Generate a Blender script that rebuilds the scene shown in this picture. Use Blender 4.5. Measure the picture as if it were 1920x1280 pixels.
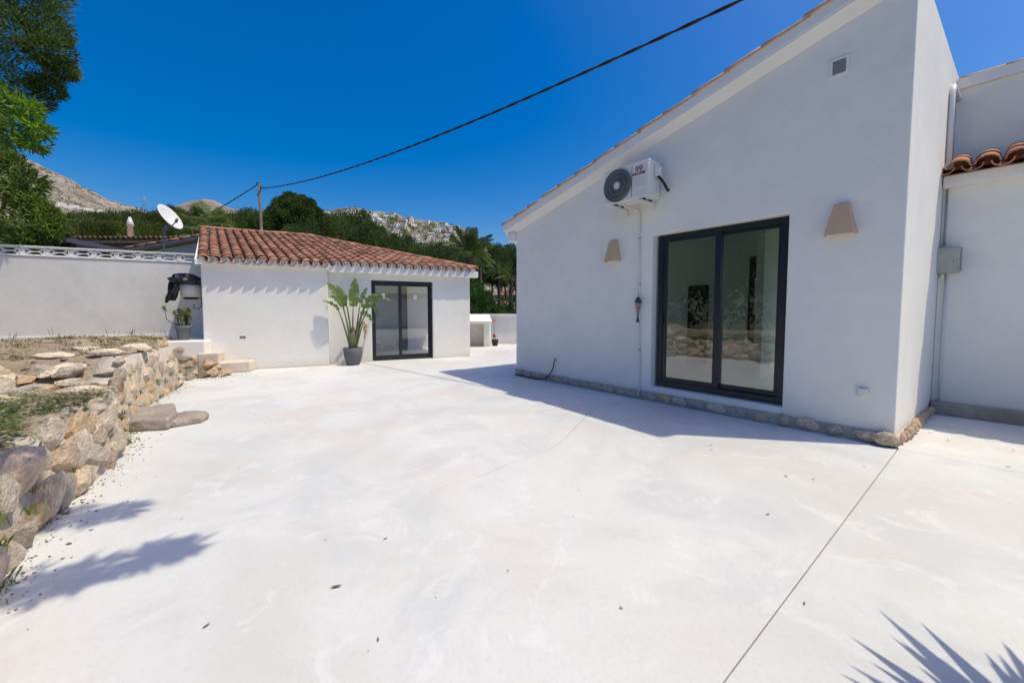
import bpy, bmesh, math, random
import numpy as np
from mathutils import Vector, Matrix, noise

for o in list(bpy.data.objects): bpy.data.objects.remove(o)
scene = bpy.context.scene
C = scene.collection
R = math.radians
random.seed(7)

# ---------------------------------------------------------------- camera
F_PX, CAM_H = 740.0, 1.35                    # focal length in 1920-wide pixels, lens height
PITCH = math.atan(41 / F_PX)
CY = 624.0                                   # the photograph is cropped 16 px off the optical axis
cam = bpy.data.cameras.new('camera')
cam.sensor_width = 36.0
cam.lens = F_PX / 1920 * 36
cam.shift_y = -(640 - CY) / 1920
cam.clip_start, cam.clip_end = 0.05, 9000
camo = bpy.data.objects.new('camera', cam)
camo.location = (0, 0, CAM_H)
camo.rotation_euler = (math.pi / 2 - PITCH, 0, 0)
C.objects.link(camo)
scene.camera = camo
scene.render.resolution_x, scene.render.resolution_y = 1024, 682

# ---------------------------------------------------------------- sky and sun
SUN_EL = R(65.5)
SUN_H = Vector((0.983, -0.183, 0)).normalized()
SUN = Vector((SUN_H.x * math.cos(SUN_EL), SUN_H.y * math.cos(SUN_EL), math.sin(SUN_EL)))
w = bpy.data.worlds.new('World'); scene.world = w; w.use_nodes = True
nt = w.node_tree; nt.nodes.clear()
sky = nt.nodes.new('ShaderNodeTexSky'); sky.sky_type = 'NISHITA'; sky.sun_disc = False
sky.sun_elevation = SUN_EL
sky.sun_rotation = math.atan2(SUN_H.x, SUN_H.y)
sky.air_density, sky.dust_density, sky.ozone_density, sky.altitude = 1.0, 2.4, 2.0, 0
hs = nt.nodes.new('ShaderNodeHueSaturation'); hs.inputs['Saturation'].default_value = 1.70; hs.inputs['Hue'].default_value = 0.508
bg = nt.nodes.new('ShaderNodeBackground'); bg.inputs['Strength'].default_value = 0.14
wo = nt.nodes.new('ShaderNodeOutputWorld')
nt.links.new(sky.outputs[0], hs.inputs['Color']); nt.links.new(hs.outputs[0], bg.inputs['Color']); nt.links.new(bg.outputs[0], wo.inputs[0])
sl = bpy.data.lights.new('sun', 'SUN'); sl.energy = 3.1; sl.angle = R(0.55); sl.color = (1.0, 0.93, 0.735)
so = bpy.data.objects.new('sun', sl); so.rotation_euler = (-SUN).to_track_quat('-Z', 'Y').to_euler(); so.location = SUN * 60
C.objects.link(so)
vs = scene.view_settings
vs.view_transform = 'Standard'; vs.look = 'None'; vs.gamma = 1.0; vs.exposure = 0.05; vs.use_curve_mapping = False

# ---------------------------------------------------------------- helpers
def ray(px, py):
    a, b = (px - 960) / F_PX, (CY - py) / F_PX
    cp, sp = math.cos(PITCH), math.sin(PITCH)
    return Vector((a, cp + b * sp, -sp + b * cp))
def at(px, py, Y):                                  # point at distance Y north of the lens
    d = ray(px, py); return Vector((0, 0, CAM_H)) + d * (Y / d.y)
def tag(o, label=None, cat=None, group=None, kind=None):
    if label: o['label'] = label
    if cat: o['category'] = cat
    if group: o['group'] = group
    if kind: o['kind'] = kind
    return o
def empty(name, loc=(0, 0, 0), rz=0.0):
    o = bpy.data.objects.new(name, None); o.empty_display_size = 0.2
    o.location = loc; o.rotation_euler = (0, 0, rz); C.objects.link(o); return o
def link(name, me, parent=None, mats=()):
    for m in mats: me.materials.append(m)
    o = bpy.data.objects.new(name, me); C.objects.link(o)
    if parent is not None: o.parent = parent
    return o
def np_mesh(name, V, F, smooth=False):
    V = np.asarray(V, np.float32); F = np.asarray(F, np.int32)
    k = F.shape[1]; me = bpy.data.meshes.new(name)
    me.vertices.add(len(V)); me.vertices.foreach_set('co', V.ravel())
    me.loops.add(F.size); me.loops.foreach_set('vertex_index', F.ravel())
    me.polygons.add(len(F)); me.polygons.foreach_set('loop_start', np.arange(0, F.size, k, dtype=np.int32))
    me.update(calc_edges=True)
    if smooth: me.polygons.foreach_set('use_smooth', np.ones(len(F), bool))
    return me
class MB:
    def __init__(s): s.v, s.f, s.m, s.sm = [], [], [], []
    def add(s, vs_, fs, mi=0, smooth=False):
        b = len(s.v); s.v += [tuple(p) for p in vs_]
        for f in fs: s.f.append(tuple(b + i for i in f)); s.m.append(mi); s.sm.append(smooth)
        return s
    def box(s, x0, x1, y0, y1, z0, z1, mi=0):
        return s.add([(x0,y0,z0),(x1,y0,z0),(x1,y1,z0),(x0,y1,z0),(x0,y0,z1),(x1,y0,z1),(x1,y1,z1),(x0,y1,z1)],
            [(3,2,1,0),(4,5,6,7),(0,1,5,4),(1,2,6,5),(2,3,7,6),(3,0,4,7)], mi)
    def prism(s, poly, z0, z1, mi=0):                # plan polygon, counter-clockwise
        n = len(poly)
        vs_ = [(p[0], p[1], z0 if not callable(z0) else z0(p)) for p in poly] + [(p[0], p[1], z1 if not callable(z1) else z1(p)) for p in poly]
        return s.add(vs_, [tuple(range(n-1,-1,-1)), tuple(range(n, 2*n))] + [(i,(i+1)%n,n+(i+1)%n,n+i) for i in range(n)], mi)
    def wallpoly(s, poly, y0, y1, mi=0):             # polygon in the x-z plane, extruded y0..y1
        n = len(poly)
        vs_ = [(p[0], y0, p[1]) for p in poly] + [(p[0], y1, p[1]) for p in poly]
        return s.add(vs_, [tuple(range(n)), tuple(range(2*n-1,n-1,-1))] + [((i+1)%n,i,n+i,n+(i+1)%n) for i in range(n)], mi)
    def tube(s, pts, r, n=8, mi=0, cap=True):
        pts = [Vector(p) for p in pts]; rs = r if isinstance(r, (list, tuple)) else [r]*len(pts)
        b = len(s.v); up = None
        for i, p in enumerate(pts):
            t = (pts[min(i+1,len(pts)-1)] - pts[max(i-1,0)]).normalized()
            if up is None:
                up = Vector((0,0,1)) if abs(t.z) < .9 else Vector((1,0,0))
            x = t.cross(up)
            if x.length < 1e-4: x = t.cross(Vector((0,1,0)))
            x.normalize(); y = x.cross(t).normalized(); up = y
            for k in range(n):
                a = 2*math.pi*k/n; s.v.append(tuple(p + (x*math.cos(a) + y*math.sin(a))*rs[i]))
        for i in range(len(pts)-1):
            for k in range(n):
                s.f.append((b+i*n+k, b+i*n+(k+1)%n, b+(i+1)*n+(k+1)%n, b+(i+1)*n+k)); s.m.append(mi); s.sm.append(True)
        if cap:
            s.f.append(tuple(b+k for k in range(n-1,-1,-1))); s.m.append(mi); s.sm.append(False)
            e = b+(len(pts)-1)*n; s.f.append(tuple(e+k for k in range(n))); s.m.append(mi); s.sm.append(False)
        return s
    def lathe(s, prof, n=24, c=(0,0,0), mi=0, smooth=True):   # profile (r,z) from bottom to top
        b = len(s.v)
        for r_, z in prof:
            for k in range(n):
                a = 2*math.pi*k/n; s.v.append((c[0]+r_*math.cos(a), c[1]+r_*math.sin(a), c[2]+z))
        for i in range(len(prof)-1):
            for k in range(n):
                s.f.append((b+i*n+k, b+i*n+(k+1)%n, b+(i+1)*n+(k+1)%n, b+(i+1)*n+k)); s.m.append(mi); s.sm.append(smooth)
        if prof[0][0] > 1e-4: s.f.append(tuple(b+k for k in range(n-1,-1,-1))); s.m.append(mi); s.sm.append(False)
        if prof[-1][0] > 1e-4:
            e = b+(len(prof)-1)*n; s.f.append(tuple(e+k for k in range(n))); s.m.append(mi); s.sm.append(False)
        return s
    def build(s, name, mat, parent=None, bevel=0, seg=2):
        me = bpy.data.meshes.new(name); me.from_pydata(s.v, [], s.f)
        for mm in (mat if isinstance(mat, (list, tuple)) else [mat]): me.materials.append(mm)
        me.polygons.foreach_set('material_index', s.m); me.polygons.foreach_set('use_smooth', s.sm); me.update()
        o = link(name, me, parent)
        if bevel:
            md = o.modifiers.new('bevel', 'BEVEL'); md.width = bevel; md.segments = seg; md.limit_method = 'ANGLE'; md.angle_limit = R(35)
        return o
def box(name, mat, parent, x0, x1, y0, y1, z0, z1, bevel=0):
    return MB().box(x0,x1,y0,y1,z0,z1).build(name, mat, parent, bevel)
def copy_tree(o, parent=None):
    c = o.copy(); C.objects.link(c); c.parent = parent
    for ch in o.children: copy_tree(ch, c)
    return c
def fbm(p, oct_=4): return noise.fractal(Vector(p), 0.9, 2.1, oct_)

# ---------------------------------------------------------------- materials
def nodes(name):
    m = bpy.data.materials.new(name); m.use_nodes = True; t = m.node_tree
    return m, t, t.nodes['Principled BSDF'], t.nodes.new, t.links.new
def ramp(t, fac, stops):
    r = t.nodes.new('ShaderNodeValToRGB'); e = r.color_ramp.elements
    while len(e) < len(stops): e.new(0.5)
    for i, (p, c) in enumerate(stops): e[i].position = p; e[i].color = (*c, 1) if len(c) == 3 else c
    t.links.new(fac, r.inputs[0]); return r.outputs[0]
def nz(t, vec, scale, detail=5, rough=.55, dist=0):
    n = t.nodes.new('ShaderNodeTexNoise'); n.inputs['Scale'].default_value = scale; n.inputs['Detail'].default_value = detail
    n.inputs['Roughness'].default_value = rough; n.inputs['Distortion'].default_value = dist
    t.links.new(vec, n.inputs['Vector']); return n.outputs['Fac']
def mixc(t, fac, a, b, mode='MIX'):
    m = t.nodes.new('ShaderNodeMix'); m.data_type = 'RGBA'; m.blend_type = mode
    for s_, v in ((m.inputs[0], fac), (m.inputs[6], a), (m.inputs[7], b)):
        if isinstance(v, (int, float)): s_.default_value = v
        elif isinstance(v, (tuple, list)): s_.default_value = (*v, 1)
        else: t.links.new(v, s_)
    return m.outputs[2]
def pos(t):
    return t.nodes.new('ShaderNodeNewGeometry').outputs['Position']
def oco(t):
    return t.nodes.new('ShaderNodeTexCoord').outputs['Object']
def bump(t, b, h, strength, dist):
    n = t.nodes.new('ShaderNodeBump'); n.inputs['Strength'].default_value = strength; n.inputs['Distance'].default_value = dist
    t.links.new(h, n.inputs['Height']); t.links.new(n.outputs[0], b.inputs['Normal'])
def pm(name, c1, c2=None, scale=6, rough=.7, bstr=0, bscale=40, bdist=.01, metal=0, spec=.4, objcol=False, world=False, isl=False, detail=5):
    m, t, b, N, L = nodes(name)
    v = pos(t) if world else oco(t)
    c2 = c2 or tuple(x*.85 for x in c1)
    col = ramp(t, nz(t, v, scale, detail), [(.3, c2), (.7, c1)])
    if objcol:
        oi = N('ShaderNodeObjectInfo'); col = mixc(t, 1.0, col, oi.outputs['Color'], 'MULTIPLY')
    if isl:
        g = N('ShaderNodeNewGeometry'); r_ = ramp(t, g.outputs['Random Per Island'], [(0, (.55,.55,.55)), (1, (1.35,1.35,1.35))])
        col = mixc(t, 1.0, col, r_, 'MULTIPLY')
    L(col, b.inputs['Base Color']); b.inputs['Roughness'].default_value = rough; b.inputs['Metallic'].default_value = metal
    b.inputs['Specular IOR Level'].default_value = spec
    if bstr: bump(t, b, nz(t, v, bscale, 6), bstr, bdist)
    return m
def leafmat(name, c1, c2, trans=.35, rough=.5):
    m, t, b, N, L = nodes(name)
    g = N('ShaderNodeNewGeometry'); oi = N('ShaderNodeObjectInfo')
    col = ramp(t, g.outputs['Random Per Island'], [(0, c2), (1, c1)])
    col = mixc(t, 1.0, col, oi.outputs['Color'], 'MULTIPLY')
    col = mixc(t, 1.0, col, ramp(t, nz(t, pos(t), .75, 3), [(.35, (.62,.66,.7)), (.65, (1.45,1.38,1.1))]), 'MULTIPLY')  # noise paints sunlit and duller clumps into the leaf colour
    L(col, b.inputs['Base Color']); b.inputs['Roughness'].default_value = rough; b.inputs['Specular IOR Level'].default_value = .3
    tr = N('ShaderNodeBsdfTranslucent'); L(mixc(t, 1.0, col, (1.3, 1.5, .7), 'MULTIPLY'), tr.inputs['Color'])
    mx = N('ShaderNodeMixShader'); mx.inputs[0].default_value = trans
    L(b.outputs[0], mx.inputs[1]); L(tr.outputs[0], mx.inputs[2]); L(mx.outputs[0], t.nodes['Material Output'].inputs[0])
    return m
def glassmat(name, tint, ior, rough=0.0):
    m, t, b, N, L = nodes(name); t.nodes.remove(b)
    tr = N('ShaderNodeBsdfTransparent'); tr.inputs[0].default_value = (*tint, 1)
    gl_ = N('ShaderNodeBsdfGlossy'); gl_.inputs['Roughness'].default_value = rough; gl_.inputs[0].default_value = (.93,.96,.96,1)
    fr = N('ShaderNodeFresnel'); fr.inputs[0].default_value = ior
    mx = N('ShaderNodeMixShader'); L(fr.outputs[0], mx.inputs[0]); L(tr.outputs[0], mx.inputs[1]); L(gl_.outputs[0], mx.inputs[2])
    L(mx.outputs[0], t.nodes['Material Output'].inputs[0]); return m

def plaster(name, base, amp=.04, warm=0):
    m, t, b, N, L = nodes(name); v = pos(t)
    a = nz(t, v, .9, 6, .6, .4); c = nz(t, v, 5.5, 5)
    lo = tuple(x*(1-amp*2) for x in base)
    col = ramp(t, a, [(.3, lo), (.55, base), (.75, tuple(min(1, x*(1+amp*.4)) for x in base))])
    col = mixc(t, .35, col, ramp(t, c, [(.35, lo), (.65, base)]))
    sep = N('ShaderNodeSeparateXYZ'); L(v, sep.inputs[0])
    # splash dirt with a ragged edge along the foot of the wall
    mr = N('ShaderNodeMapRange'); mr.inputs[1].default_value = .0; mr.inputs[2].default_value = .22; mr.inputs[3].default_value = 1; mr.inputs[4].default_value = 0
    L(sep.outputs[2], mr.inputs[0])
    mm = N('ShaderNodeMath'); mm.operation = 'MULTIPLY'; L(mr.outputs[0], mm.inputs[0]); L(nz(t, v, 4, 4), mm.inputs[1])
    col = mixc(t, mm.outputs[0], col, (.62, .55, .46))
    L(col, b.inputs['Base Color']); b.inputs['Roughness'].default_value = .85; b.inputs['Specular IOR Level'].default_value = .2
    add = N('ShaderNodeMath'); add.operation = 'MULTIPLY_ADD'; L(nz(t, v, 2.2, 3), add.inputs[0]); add.inputs[1].default_value = 1.5; L(nz(t, v, 55, 4), add.inputs[2])
    bump(t, b, add.outputs[0], .3, .012); return m
M = {}
M['plaster'] = plaster('white_plaster', (.88, .85, .785), .045)
M['plaster2'] = plaster('garden_wall_plaster', (.85, .83, .785), .075)
M['room'] = pm('room_wall', (.78, .82, .76), (.75, .79, .73), 2)
M['room_light'] = pm('room_wall_pale', (.86, .86, .84), (.84, .84, .82), 2)
M['trim'] = pm('white_trim', (.84, .82, .78), (.80, .78, .74), 3, .7, .15, 30, .006, world=True)
M['stepstone'] = pm('cream_step', (.72, .63, .53), (.60, .49, .41), 4, .85, .5, 25, .02, world=True)
M['frame'] = pm('anthracite_aluminium', (.013, .018, .024), (.011, .015, .020), 20, .38, spec=.5)
M['tile'] = pm('clay_tile', (.43, .205, .125), (.27, .125, .08), 7, .85, .4, 50, .006, objcol=True, detail=7)
M['stone'] = pm('rubble_stone', (.80, .70, .57), (.44, .365, .29), 3.4, .92, .8, 9, .05, objcol=True, detail=8)
M['mortar'] = pm('mortar', (.62, .55, .47), (.46, .39, .32), 5, .95, .6, 30, .03, world=True)
M['soil'] = pm('garden_soil', (.44, .35, .25), (.25, .185, .12), 2.3, .95, 1.0, 11, .05, world=True, detail=9)
M['dark'] = pm('dark_rubber', (.012, .013, .016), (.010, .011, .013), 10, .45)
M['bag'] = pm('black_plastic', (.008, .009, .012), (.006, .007, .009), 10, .28, .8, 7, .05, spec=.6)
M['pot'] = pm('grey_pot', (.13, .135, .15), (.11, .115, .128), 8, .6, .1, 60, .003)
M['pot2'] = pm('weathered_pot', (.17, .18, .18), (.12, .13, .13), 8, .7)
M['offwhite'] = pm('off_white_plastic', (.70, .69, .65), (.66, .65, .61), 6, .45)
M['acwhite'] = pm('ac_enamel', (.74, .74, .71), (.71, .71, .68), 6, .4)
M['grille'] = pm('ac_grille', (.19, .195, .21), (.16, .165, .18), 10, .5)
M['red'] = pm('logo_red', (.22, .03, .05), (.20, .025, .045), 10, .5)
M['clay'] = pm('lamp_clay', (.66, .46, .30), (.60, .41, .265), 9, .8, .2, 40, .004)
M['metal'] = pm('galvanised', (.33, .33, .32), (.26, .26, .25), 12, .45, metal=.15)
M['iron'] = pm('black_iron', (.02, .02, .022), (.015, .015, .016), 12, .5)
M['wood'] = pm('pole_wood', (.20, .15, .11), (.13, .10, .075), 9, .9)
M['bark'] = pm('bark', (.14, .10, .07), (.07, .05, .035), 9, .95, .6, 20, .02)
M['brownroof'] = pm('brown_roof_sheet', (.055, .035, .032), (.035, .022, .022), 4, .6)
M['greywall'] = pm('grey_render', (.36, .36, .38), (.30, .30, .32), 1.5, .9, world=True)
M['board'] = pm('steel_box', (.50, .50, .44), (.38, .38, .32), 5, .5, spec=.5)
M['fishblue'] = pm('painted_blue', (.05, .085, .13), (.035, .055, .09), 20, .7)
M['fishred'] = pm('drift_shell', (.40, .24, .20), (.24, .13, .11), 30, .8)
M['rope'] = pm('twine', (.40, .32, .26), (.28, .22, .18), 40, .9)
M['flower'] = pm('red_flower', (.62, .03, .08), (.45, .02, .05), 20, .6)
M['dryleaf'] = pm('dry_leaf', (.30, .17, .09), (.16, .09, .05), 20, .8)
M['brick'] = pm('palm_trunk', (.16, .12, .085), (.08, .06, .045), 8, .95, .7, 14, .04)
M['step_conc'] = pm('block_concrete', (.44, .385, .32), (.31, .24, .195), 5, .95, .9, 20, .03, world=True, detail=8)
M['pipe'] = pm('pvc_pipe', (.74, .73, .70), (.70, .69, .66), 6, .5)
M['hosewhite'] = M['pipe']
M['sticker'] = pm('paper_label', (.8, .8, .78), (.78, .78, .76), 4, .7)
M['doorwood'] = pm('dark_door', (.028, .022, .020), (.02, .016, .015), 5, .5)
M['cabinetwood'] = pm('brown_wood', (.13, .085, .06), (.10, .065, .045), 5, .6)
M['floor'] = pm('room_floor', (.62, .60, .57), (.58, .56, .53), 2, .4)
M['glass'] = glassmat('solar_glass', (.78, .88, .82), 2.6)
M['glass2'] = glassmat('window_glass', (.97, .98, .98), 2.2)
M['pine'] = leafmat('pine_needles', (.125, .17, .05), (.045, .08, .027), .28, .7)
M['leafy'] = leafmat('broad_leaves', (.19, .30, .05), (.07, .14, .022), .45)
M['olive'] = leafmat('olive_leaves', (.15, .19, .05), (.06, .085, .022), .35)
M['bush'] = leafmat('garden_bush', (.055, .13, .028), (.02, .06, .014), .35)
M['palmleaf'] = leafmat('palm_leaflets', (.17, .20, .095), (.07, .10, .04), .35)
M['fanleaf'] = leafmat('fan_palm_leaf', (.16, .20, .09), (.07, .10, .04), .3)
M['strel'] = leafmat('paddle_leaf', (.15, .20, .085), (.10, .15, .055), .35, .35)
M['strelstem'] = pm('paddle_stem', (.17, .19, .095), (.13, .13, .07), 6, .5)
M['dryfrond'] = leafmat('withered_leaf', (.46, .27, .17), (.30, .19, .10), .3)
M['weed'] = leafmat('weeds', (.20, .25, .06), (.07, .11, .025), .35)
M['drygrass'] = leafmat('dry_grass', (.38, .30, .17), (.22, .18, .09), .3)
M['succ'] = leafmat('succulent', (.19, .22, .075), (.10, .13, .04), .25)
M['gravel'] = pm('gravel', (.46, .36, .29), (.22, .16, .12), 2, .95, isl=True)
# far hillside: pale limestone with scrub
m, t, b, N, L = nodes('limestone_hill'); v = pos(t)
rock = ramp(t, nz(t, v, .012, 9, .68), [(.32, (.19, .165, .13)), (.5, (.33, .28, .235)), (.68, (.45, .39, .335))])
scr = ramp(t, nz(t, v, .035, 9, .72), [(.54, (0, 0, 0)), (.64, (.8, .8, .8))])
rock = mixc(t, scr, rock, (.10, .10, .062)); L(rock, b.inputs['Base Color']); b.inputs['Roughness'].default_value = 1; b.inputs['Specular IOR Level'].default_value = .1
bump(t, b, nz(t, v, .05, 9, .7), 1.0, 8.0); M['hill'] = m
m, t, b, N, L = nodes('scrub_terrain'); v = pos(t)
L(ramp(t, nz(t, v, .09, 8, .65), [(.35, (.045, .055, .022)), (.55, (.10, .10, .05)), (.7, (.22, .18, .12))]), b.inputs['Base Color']); b.inputs['Roughness'].default_value = 1
M['terrain'] = m
# patio: pale trowelled concrete, blotched by curing and dust
m, t, b, N, L = nodes('patio_concrete'); v = pos(t)
base = ramp(t, nz(t, v, .45, 6, .6, .6), [(.32, (.58, .56, .525)), (.5, (.67, .66, .63)), (.68, (.72, .71, .685))])
base = mixc(t, ramp(t, nz(t, v, 1.15, 6, .62, .9), [(.50, (0,0,0)), (.63, (.85,.85,.85))]), base, (.585, .585, .575))
base = mixc(t, ramp(t, nz(t, v, .62, 5, .55, .5), [(.53, (0,0,0)), (.66, (.8,.8,.8))]), base, (.665, .595, .55))
base = mixc(t, ramp(t, nz(t, v, 2.7, 7, .68, 1.2), [(.55, (0,0,0)), (.63, (.5,.5,.5))]), base, (.75, .745, .725))
base = mixc(t, ramp(t, nz(t, v, 38, 3, .6), [(.3, (.2,.2,.2)), (.5, (0,0,0))]), base, (.50, .48, .45))
vo = N('ShaderNodeTexVoronoi'); vo.inputs['Scale'].default_value = 3.1; L(v, vo.inputs['Vector'])
base = mixc(t, ramp(t, vo.outputs['Distance'], [(.004, (.5,.5,.5)), (.010, (0,0,0))]), base, (.30, .26, .22))
L(base, b.inputs['Base Color']); b.inputs['Specular IOR Level'].default_value = .35
L(ramp(t, nz(t, v, 1.4, 5), [(.3, (.62,)*3), (.7, (.9,)*3)]), b.inputs['Roughness'])
add = N('ShaderNodeMath'); add.operation = 'MULTIPLY_ADD'; L(nz(t, v, 1.6, 4), add.inputs[0]); add.inputs[1].default_value = 1.2; L(nz(t, v, 45, 5), add.inputs[2])
bump(t, b, add.outputs[0], .22, .008); M['patio'] = m
M['joint'] = pm('joint_dirt', (.42, .38, .34), (.3, .27, .24), 9, .95, world=True)

# ================================================================ the setting
def smooth(a, b, x):
    x = max(0.0, min(1.0, (x - a) / (b - a))); return x * x * (3 - 2 * x)
def terr(x, y):
    r = math.hypot(x, y)
    return -.09 + .045 * max(0, min(r, 1200) - 24) + max(0, min(r - 40, 300)) * .012 * noise.noise(Vector((x*.012, y*.012, 3.1)))
V, F = [], []
rings = [0, 6, 12, 18, 24, 30, 40, 52, 66, 82, 100, 125, 155, 190, 240, 300, 380, 480, 620, 800, 1050, 1400, 2000, 3000, 5000]
NA = 144
for r in rings:
    for k in range(NA):
        a = 2*math.pi*k/NA; x, y = r*math.cos(a), r*math.sin(a); V.append((x, y, terr(x, y)))
for i in range(len(rings)-1):
    for k in range(NA): F.append((i*NA+k, (i+1)*NA+k, (i+1)*NA+(k+1) % NA, i*NA+(k+1) % NA))
tag(link('terrain', np_mesh('terrain', V, F, True), None, [M['terrain']]), kind='structure')

def hill(name, prof, R1, R0, z0, amp, seed, nu=150, nv=64):
    xs = [p[0] for p in prof]
    def P(px, v):
        py = float(np.interp(px, xs, [p[1] for p in prof])); top = at(px, py, R1)
        k = top.x / R1; Y = R0 + (R1 - R0) * v
        if v <= 1:
            z = z0 + (top.z - z0) * (v ** 1.12)
            n = fbm((px*.018 + seed, v*2.2, seed), 6); z += amp * n * min(1, v*2.0) * (1 - .75 * smooth(.75, 1, v))
            n2 = fbm((px*.07, v*7 + seed, 2), 4); z += amp*.22*n2*min(1, v*3)
        else:
            z = top.z - (v - 1) * (top.z - z0) * 1.6 + amp*.15*fbm((px*.05 + seed, v*4, seed), 4)
        return Vector((k*Y, Y, z))
    V = []; F = []
    for j in range(nv):
        v = 1.35 * j / (nv-1)
        for i in range(nu): V.append(P(xs[0] + (xs[-1]-xs[0])*i/(nu-1), v))
    for j in range(nv-1):
        for i in range(nu-1): F.append((j*nu+i, j*nu+i+1, (j+1)*nu+i+1, (j+1)*nu+i))
    tag(link(name, np_mesh(name, V, F, True), None, [M['hill']]), kind='structure')
    return P
def py_of(P):
    Q = P - Vector((0, 0, CAM_H)); cp, sp = math.cos(PITCH), math.sin(PITCH)
    z = Q.y*cp - Q.z*sp; return CY - F_PX*(Q.y*sp + Q.z*cp)/z
def on_hill(P, px, py):
    best = min((abs(py_of(P(px, v/120)) - py), v/120) for v in range(5, 121)); return P(px, best[1])
hillL = hill('mountain', [(-2600,420),(-1700,330),(-1100,190),(-700,140),(-500,150),(-250,200),(-90,252),(0,279),(15,284),(60,300),(100,321),(150,346),(200,370),(245,385),(275,397),(330,422),(420,450),(520,480)], 1500, 420, 12, 26, 1.7, 300)
hillM = hill('middle_hill', [(240,425),(300,402),(325,387),(350,378),(372,373),(385,371),(402,374),(430,388),(470,398),(540,420),(640,450)], 1900, 700, 25, 20, 5.2, 90)
hillR = hill('village_hill', [(440,440),(520,415),(570,402),(600,397),(640,391),(665,391),(720,398),(770,408),(820,415),(865,425),(885,438),(905,455),(930,466),(970,482),(1060,515),(1250,560)], 900, 330, 10, 16, 9.4, 180)

# -------- patio slabs with saw-cut joints and one hairline crack
patio = MB().box(-9, 13, -7, 18, -.10, -.02).build('patio', M['joint']); tag(patio, kind='structure')
K = Vector((3.78, 3.80)); g = .0019
crack = [(2.25, 6.35), (1.55, 5.75), (1.18, 5.42), (.972, 5.049), (.86, 4.80), (.718, 4.527), (.56, 4.15), (.369, 3.806), (.19, 3.61), (0, 3.46), (-.22, 3.22), (-.463, 3.017), (-.70, 2.84), (-.972, 2.672), (-1.276, 2.527), (-2.3, 2.2), (-8, 1.0)]
wd = [.0032]*11 + [.0027, .002, .0015, .0008, 0, 0]
random.seed(3)
cj = [(x + random.uniform(-.012, .012), y + random.uniform(-.012, .012)) for x, y in crack]
up_ = [(x - w_*.7, y + w_) for (x, y), w_ in zip(cj, wd)]; dn_ = [(x + w_*.7, y - w_) for (x, y), w_ in zip(cj, wd)]
def slab(poly):
    o = MB().prism(poly, -.05, 0).build('slab', M['patio'], patio, .004, 1); return o
slab([(K.x - g, K.y + g*1.5)] + dn_ + [(-8, -2.1), (-3.52, -2.1 + g)])
slab(up_[::-1] + [(.4 - .002, 8.57 - g), (-3.2, 11.12 - g), (-8, 11.12)])
slab([(.4, 8.57 + g), (3, 8.57), (3, 17.4), (-8, 17.4), (-8, 11.2), (-3.2, 11.12 + g)])
slab([(K.x, K.y - g*1.5), (-3.52, -2.1 - g), (0, -6), (9, -6), (9, -2.48 - g*1.5)])
slab([(K.x + g*.8, K.y), (9, -2.48), (12, 2), (7, 7), (3.9, 4.3)])

# ================================================================ white house (frame: x along the gable, y into the house)
HO, HR = (0.091, 8.341, 0), math.atan2(-.7689, .6394)
house = empty('white_house', HO, HR)
tag(house, 'large white rendered house with sloping gable and dark sliding door', 'house')
S1 = 5.817
rake = lambda s: 2.963 + .2546 * (s + .23)
D0, D1, DZ0, DZ1 = 3.13, 4.85, .19, 2.47           # door opening
m_ = MB()
gx = [0, D0, D1, S1]
def quad_w(x0, x1, zb, zt0, zt1): m_.wallpoly([(x0, zb), (x1, zb), (x1, zt1), (x0, zt0)], 0, .28)
bm = bmesh.new(); grid = {}
def gv(x, z):
    k_ = (round(x, 4), round(z, 4))
    if k_ not in grid: grid[k_] = bm.verts.new((x, 0, z))
    return grid[k_]
for i, (xa, xb) in enumerate(zip(gx, gx[1:])):
    ta, tb = rake(xa) + .08, rake(xb) + .08
    for (za, zb) in ((0, DZ0), (DZ0, DZ1)):
        if i == 1 and za == DZ0: continue
        bm.faces.new([gv(xa, za), gv(xb, za), gv(xb, zb), gv(xa, zb)])
    bm.faces.new([gv(xa, DZ1), gv(xb, DZ1), gv(xb, tb), gv(xa, ta)])
ext = bmesh.ops.extrude_face_region(bm, geom=bm.faces[:])
bmesh.ops.translate(bm, verts=[e for e in ext['geom'] if isinstance(e, bmesh.types.BMVert)], vec=(0, .28, 0))
bmesh.ops.recalc_face_normals(bm, faces=bm.faces[:])
me = bpy.data.meshes.new('gable_wall'); bm.to_mesh(me); bm.free()
gw = link('gable_wall', me, house, [M['plaster']])
md = gw.modifiers.new('bevel', 'BEVEL'); md.width = .012; md.segments = 2; md.limit_method = 'ANGLE'; md.angle_limit = R(35)
def side_x(y): return S1 + .0435 * y
ZS = 4.76                                           # top of the tall side wall
MB().prism([(side_x(.0) - .26, .281), (side_x(.281) - .001, .281), (side_x(3.9), 3.9), (side_x(3.9) - .26, 3.9)], 0, ZS - .1).build('side_wall', M['plaster'], house, .008)
MB().prism([(S1 - .02, 0.004), (side_x(0.004) + .0, 0.004), (side_x(.281), .281), (S1 - .02, .281)], 0, ZS - .1).build('corner_pier', M['plaster'], house, .008)
q = MB(); q.box(0, .25, .281, 1.0, 0, 2.97).box(0, .25, 3.0, 3.75, 0, 2.97).box(0, .25, 1.0, 3.0, 0, .9).box(0, .25, 1.0, 3.0, 2.4, 2.97)
q.build('end_wall', M['plaster'], house)                 # gable end away from the sun; its window is added to light the room
ew = MB().box(.10, .14, 1.0, 3.0, .9, .96).box(.10, .14, 1.0, 3.0, 2.34, 2.4).box(.10, .14, 1.97, 2.03, .96, 2.34).build('added_window', M['frame'], house)
MB().add([(.12, 1.0, .96), (.12, 3.0, .96), (.12, 3.0, 2.34), (.12, 1.0, 2.34)], [(0,1,2,3)]).build('pane', M['glass2'], ew)
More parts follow.
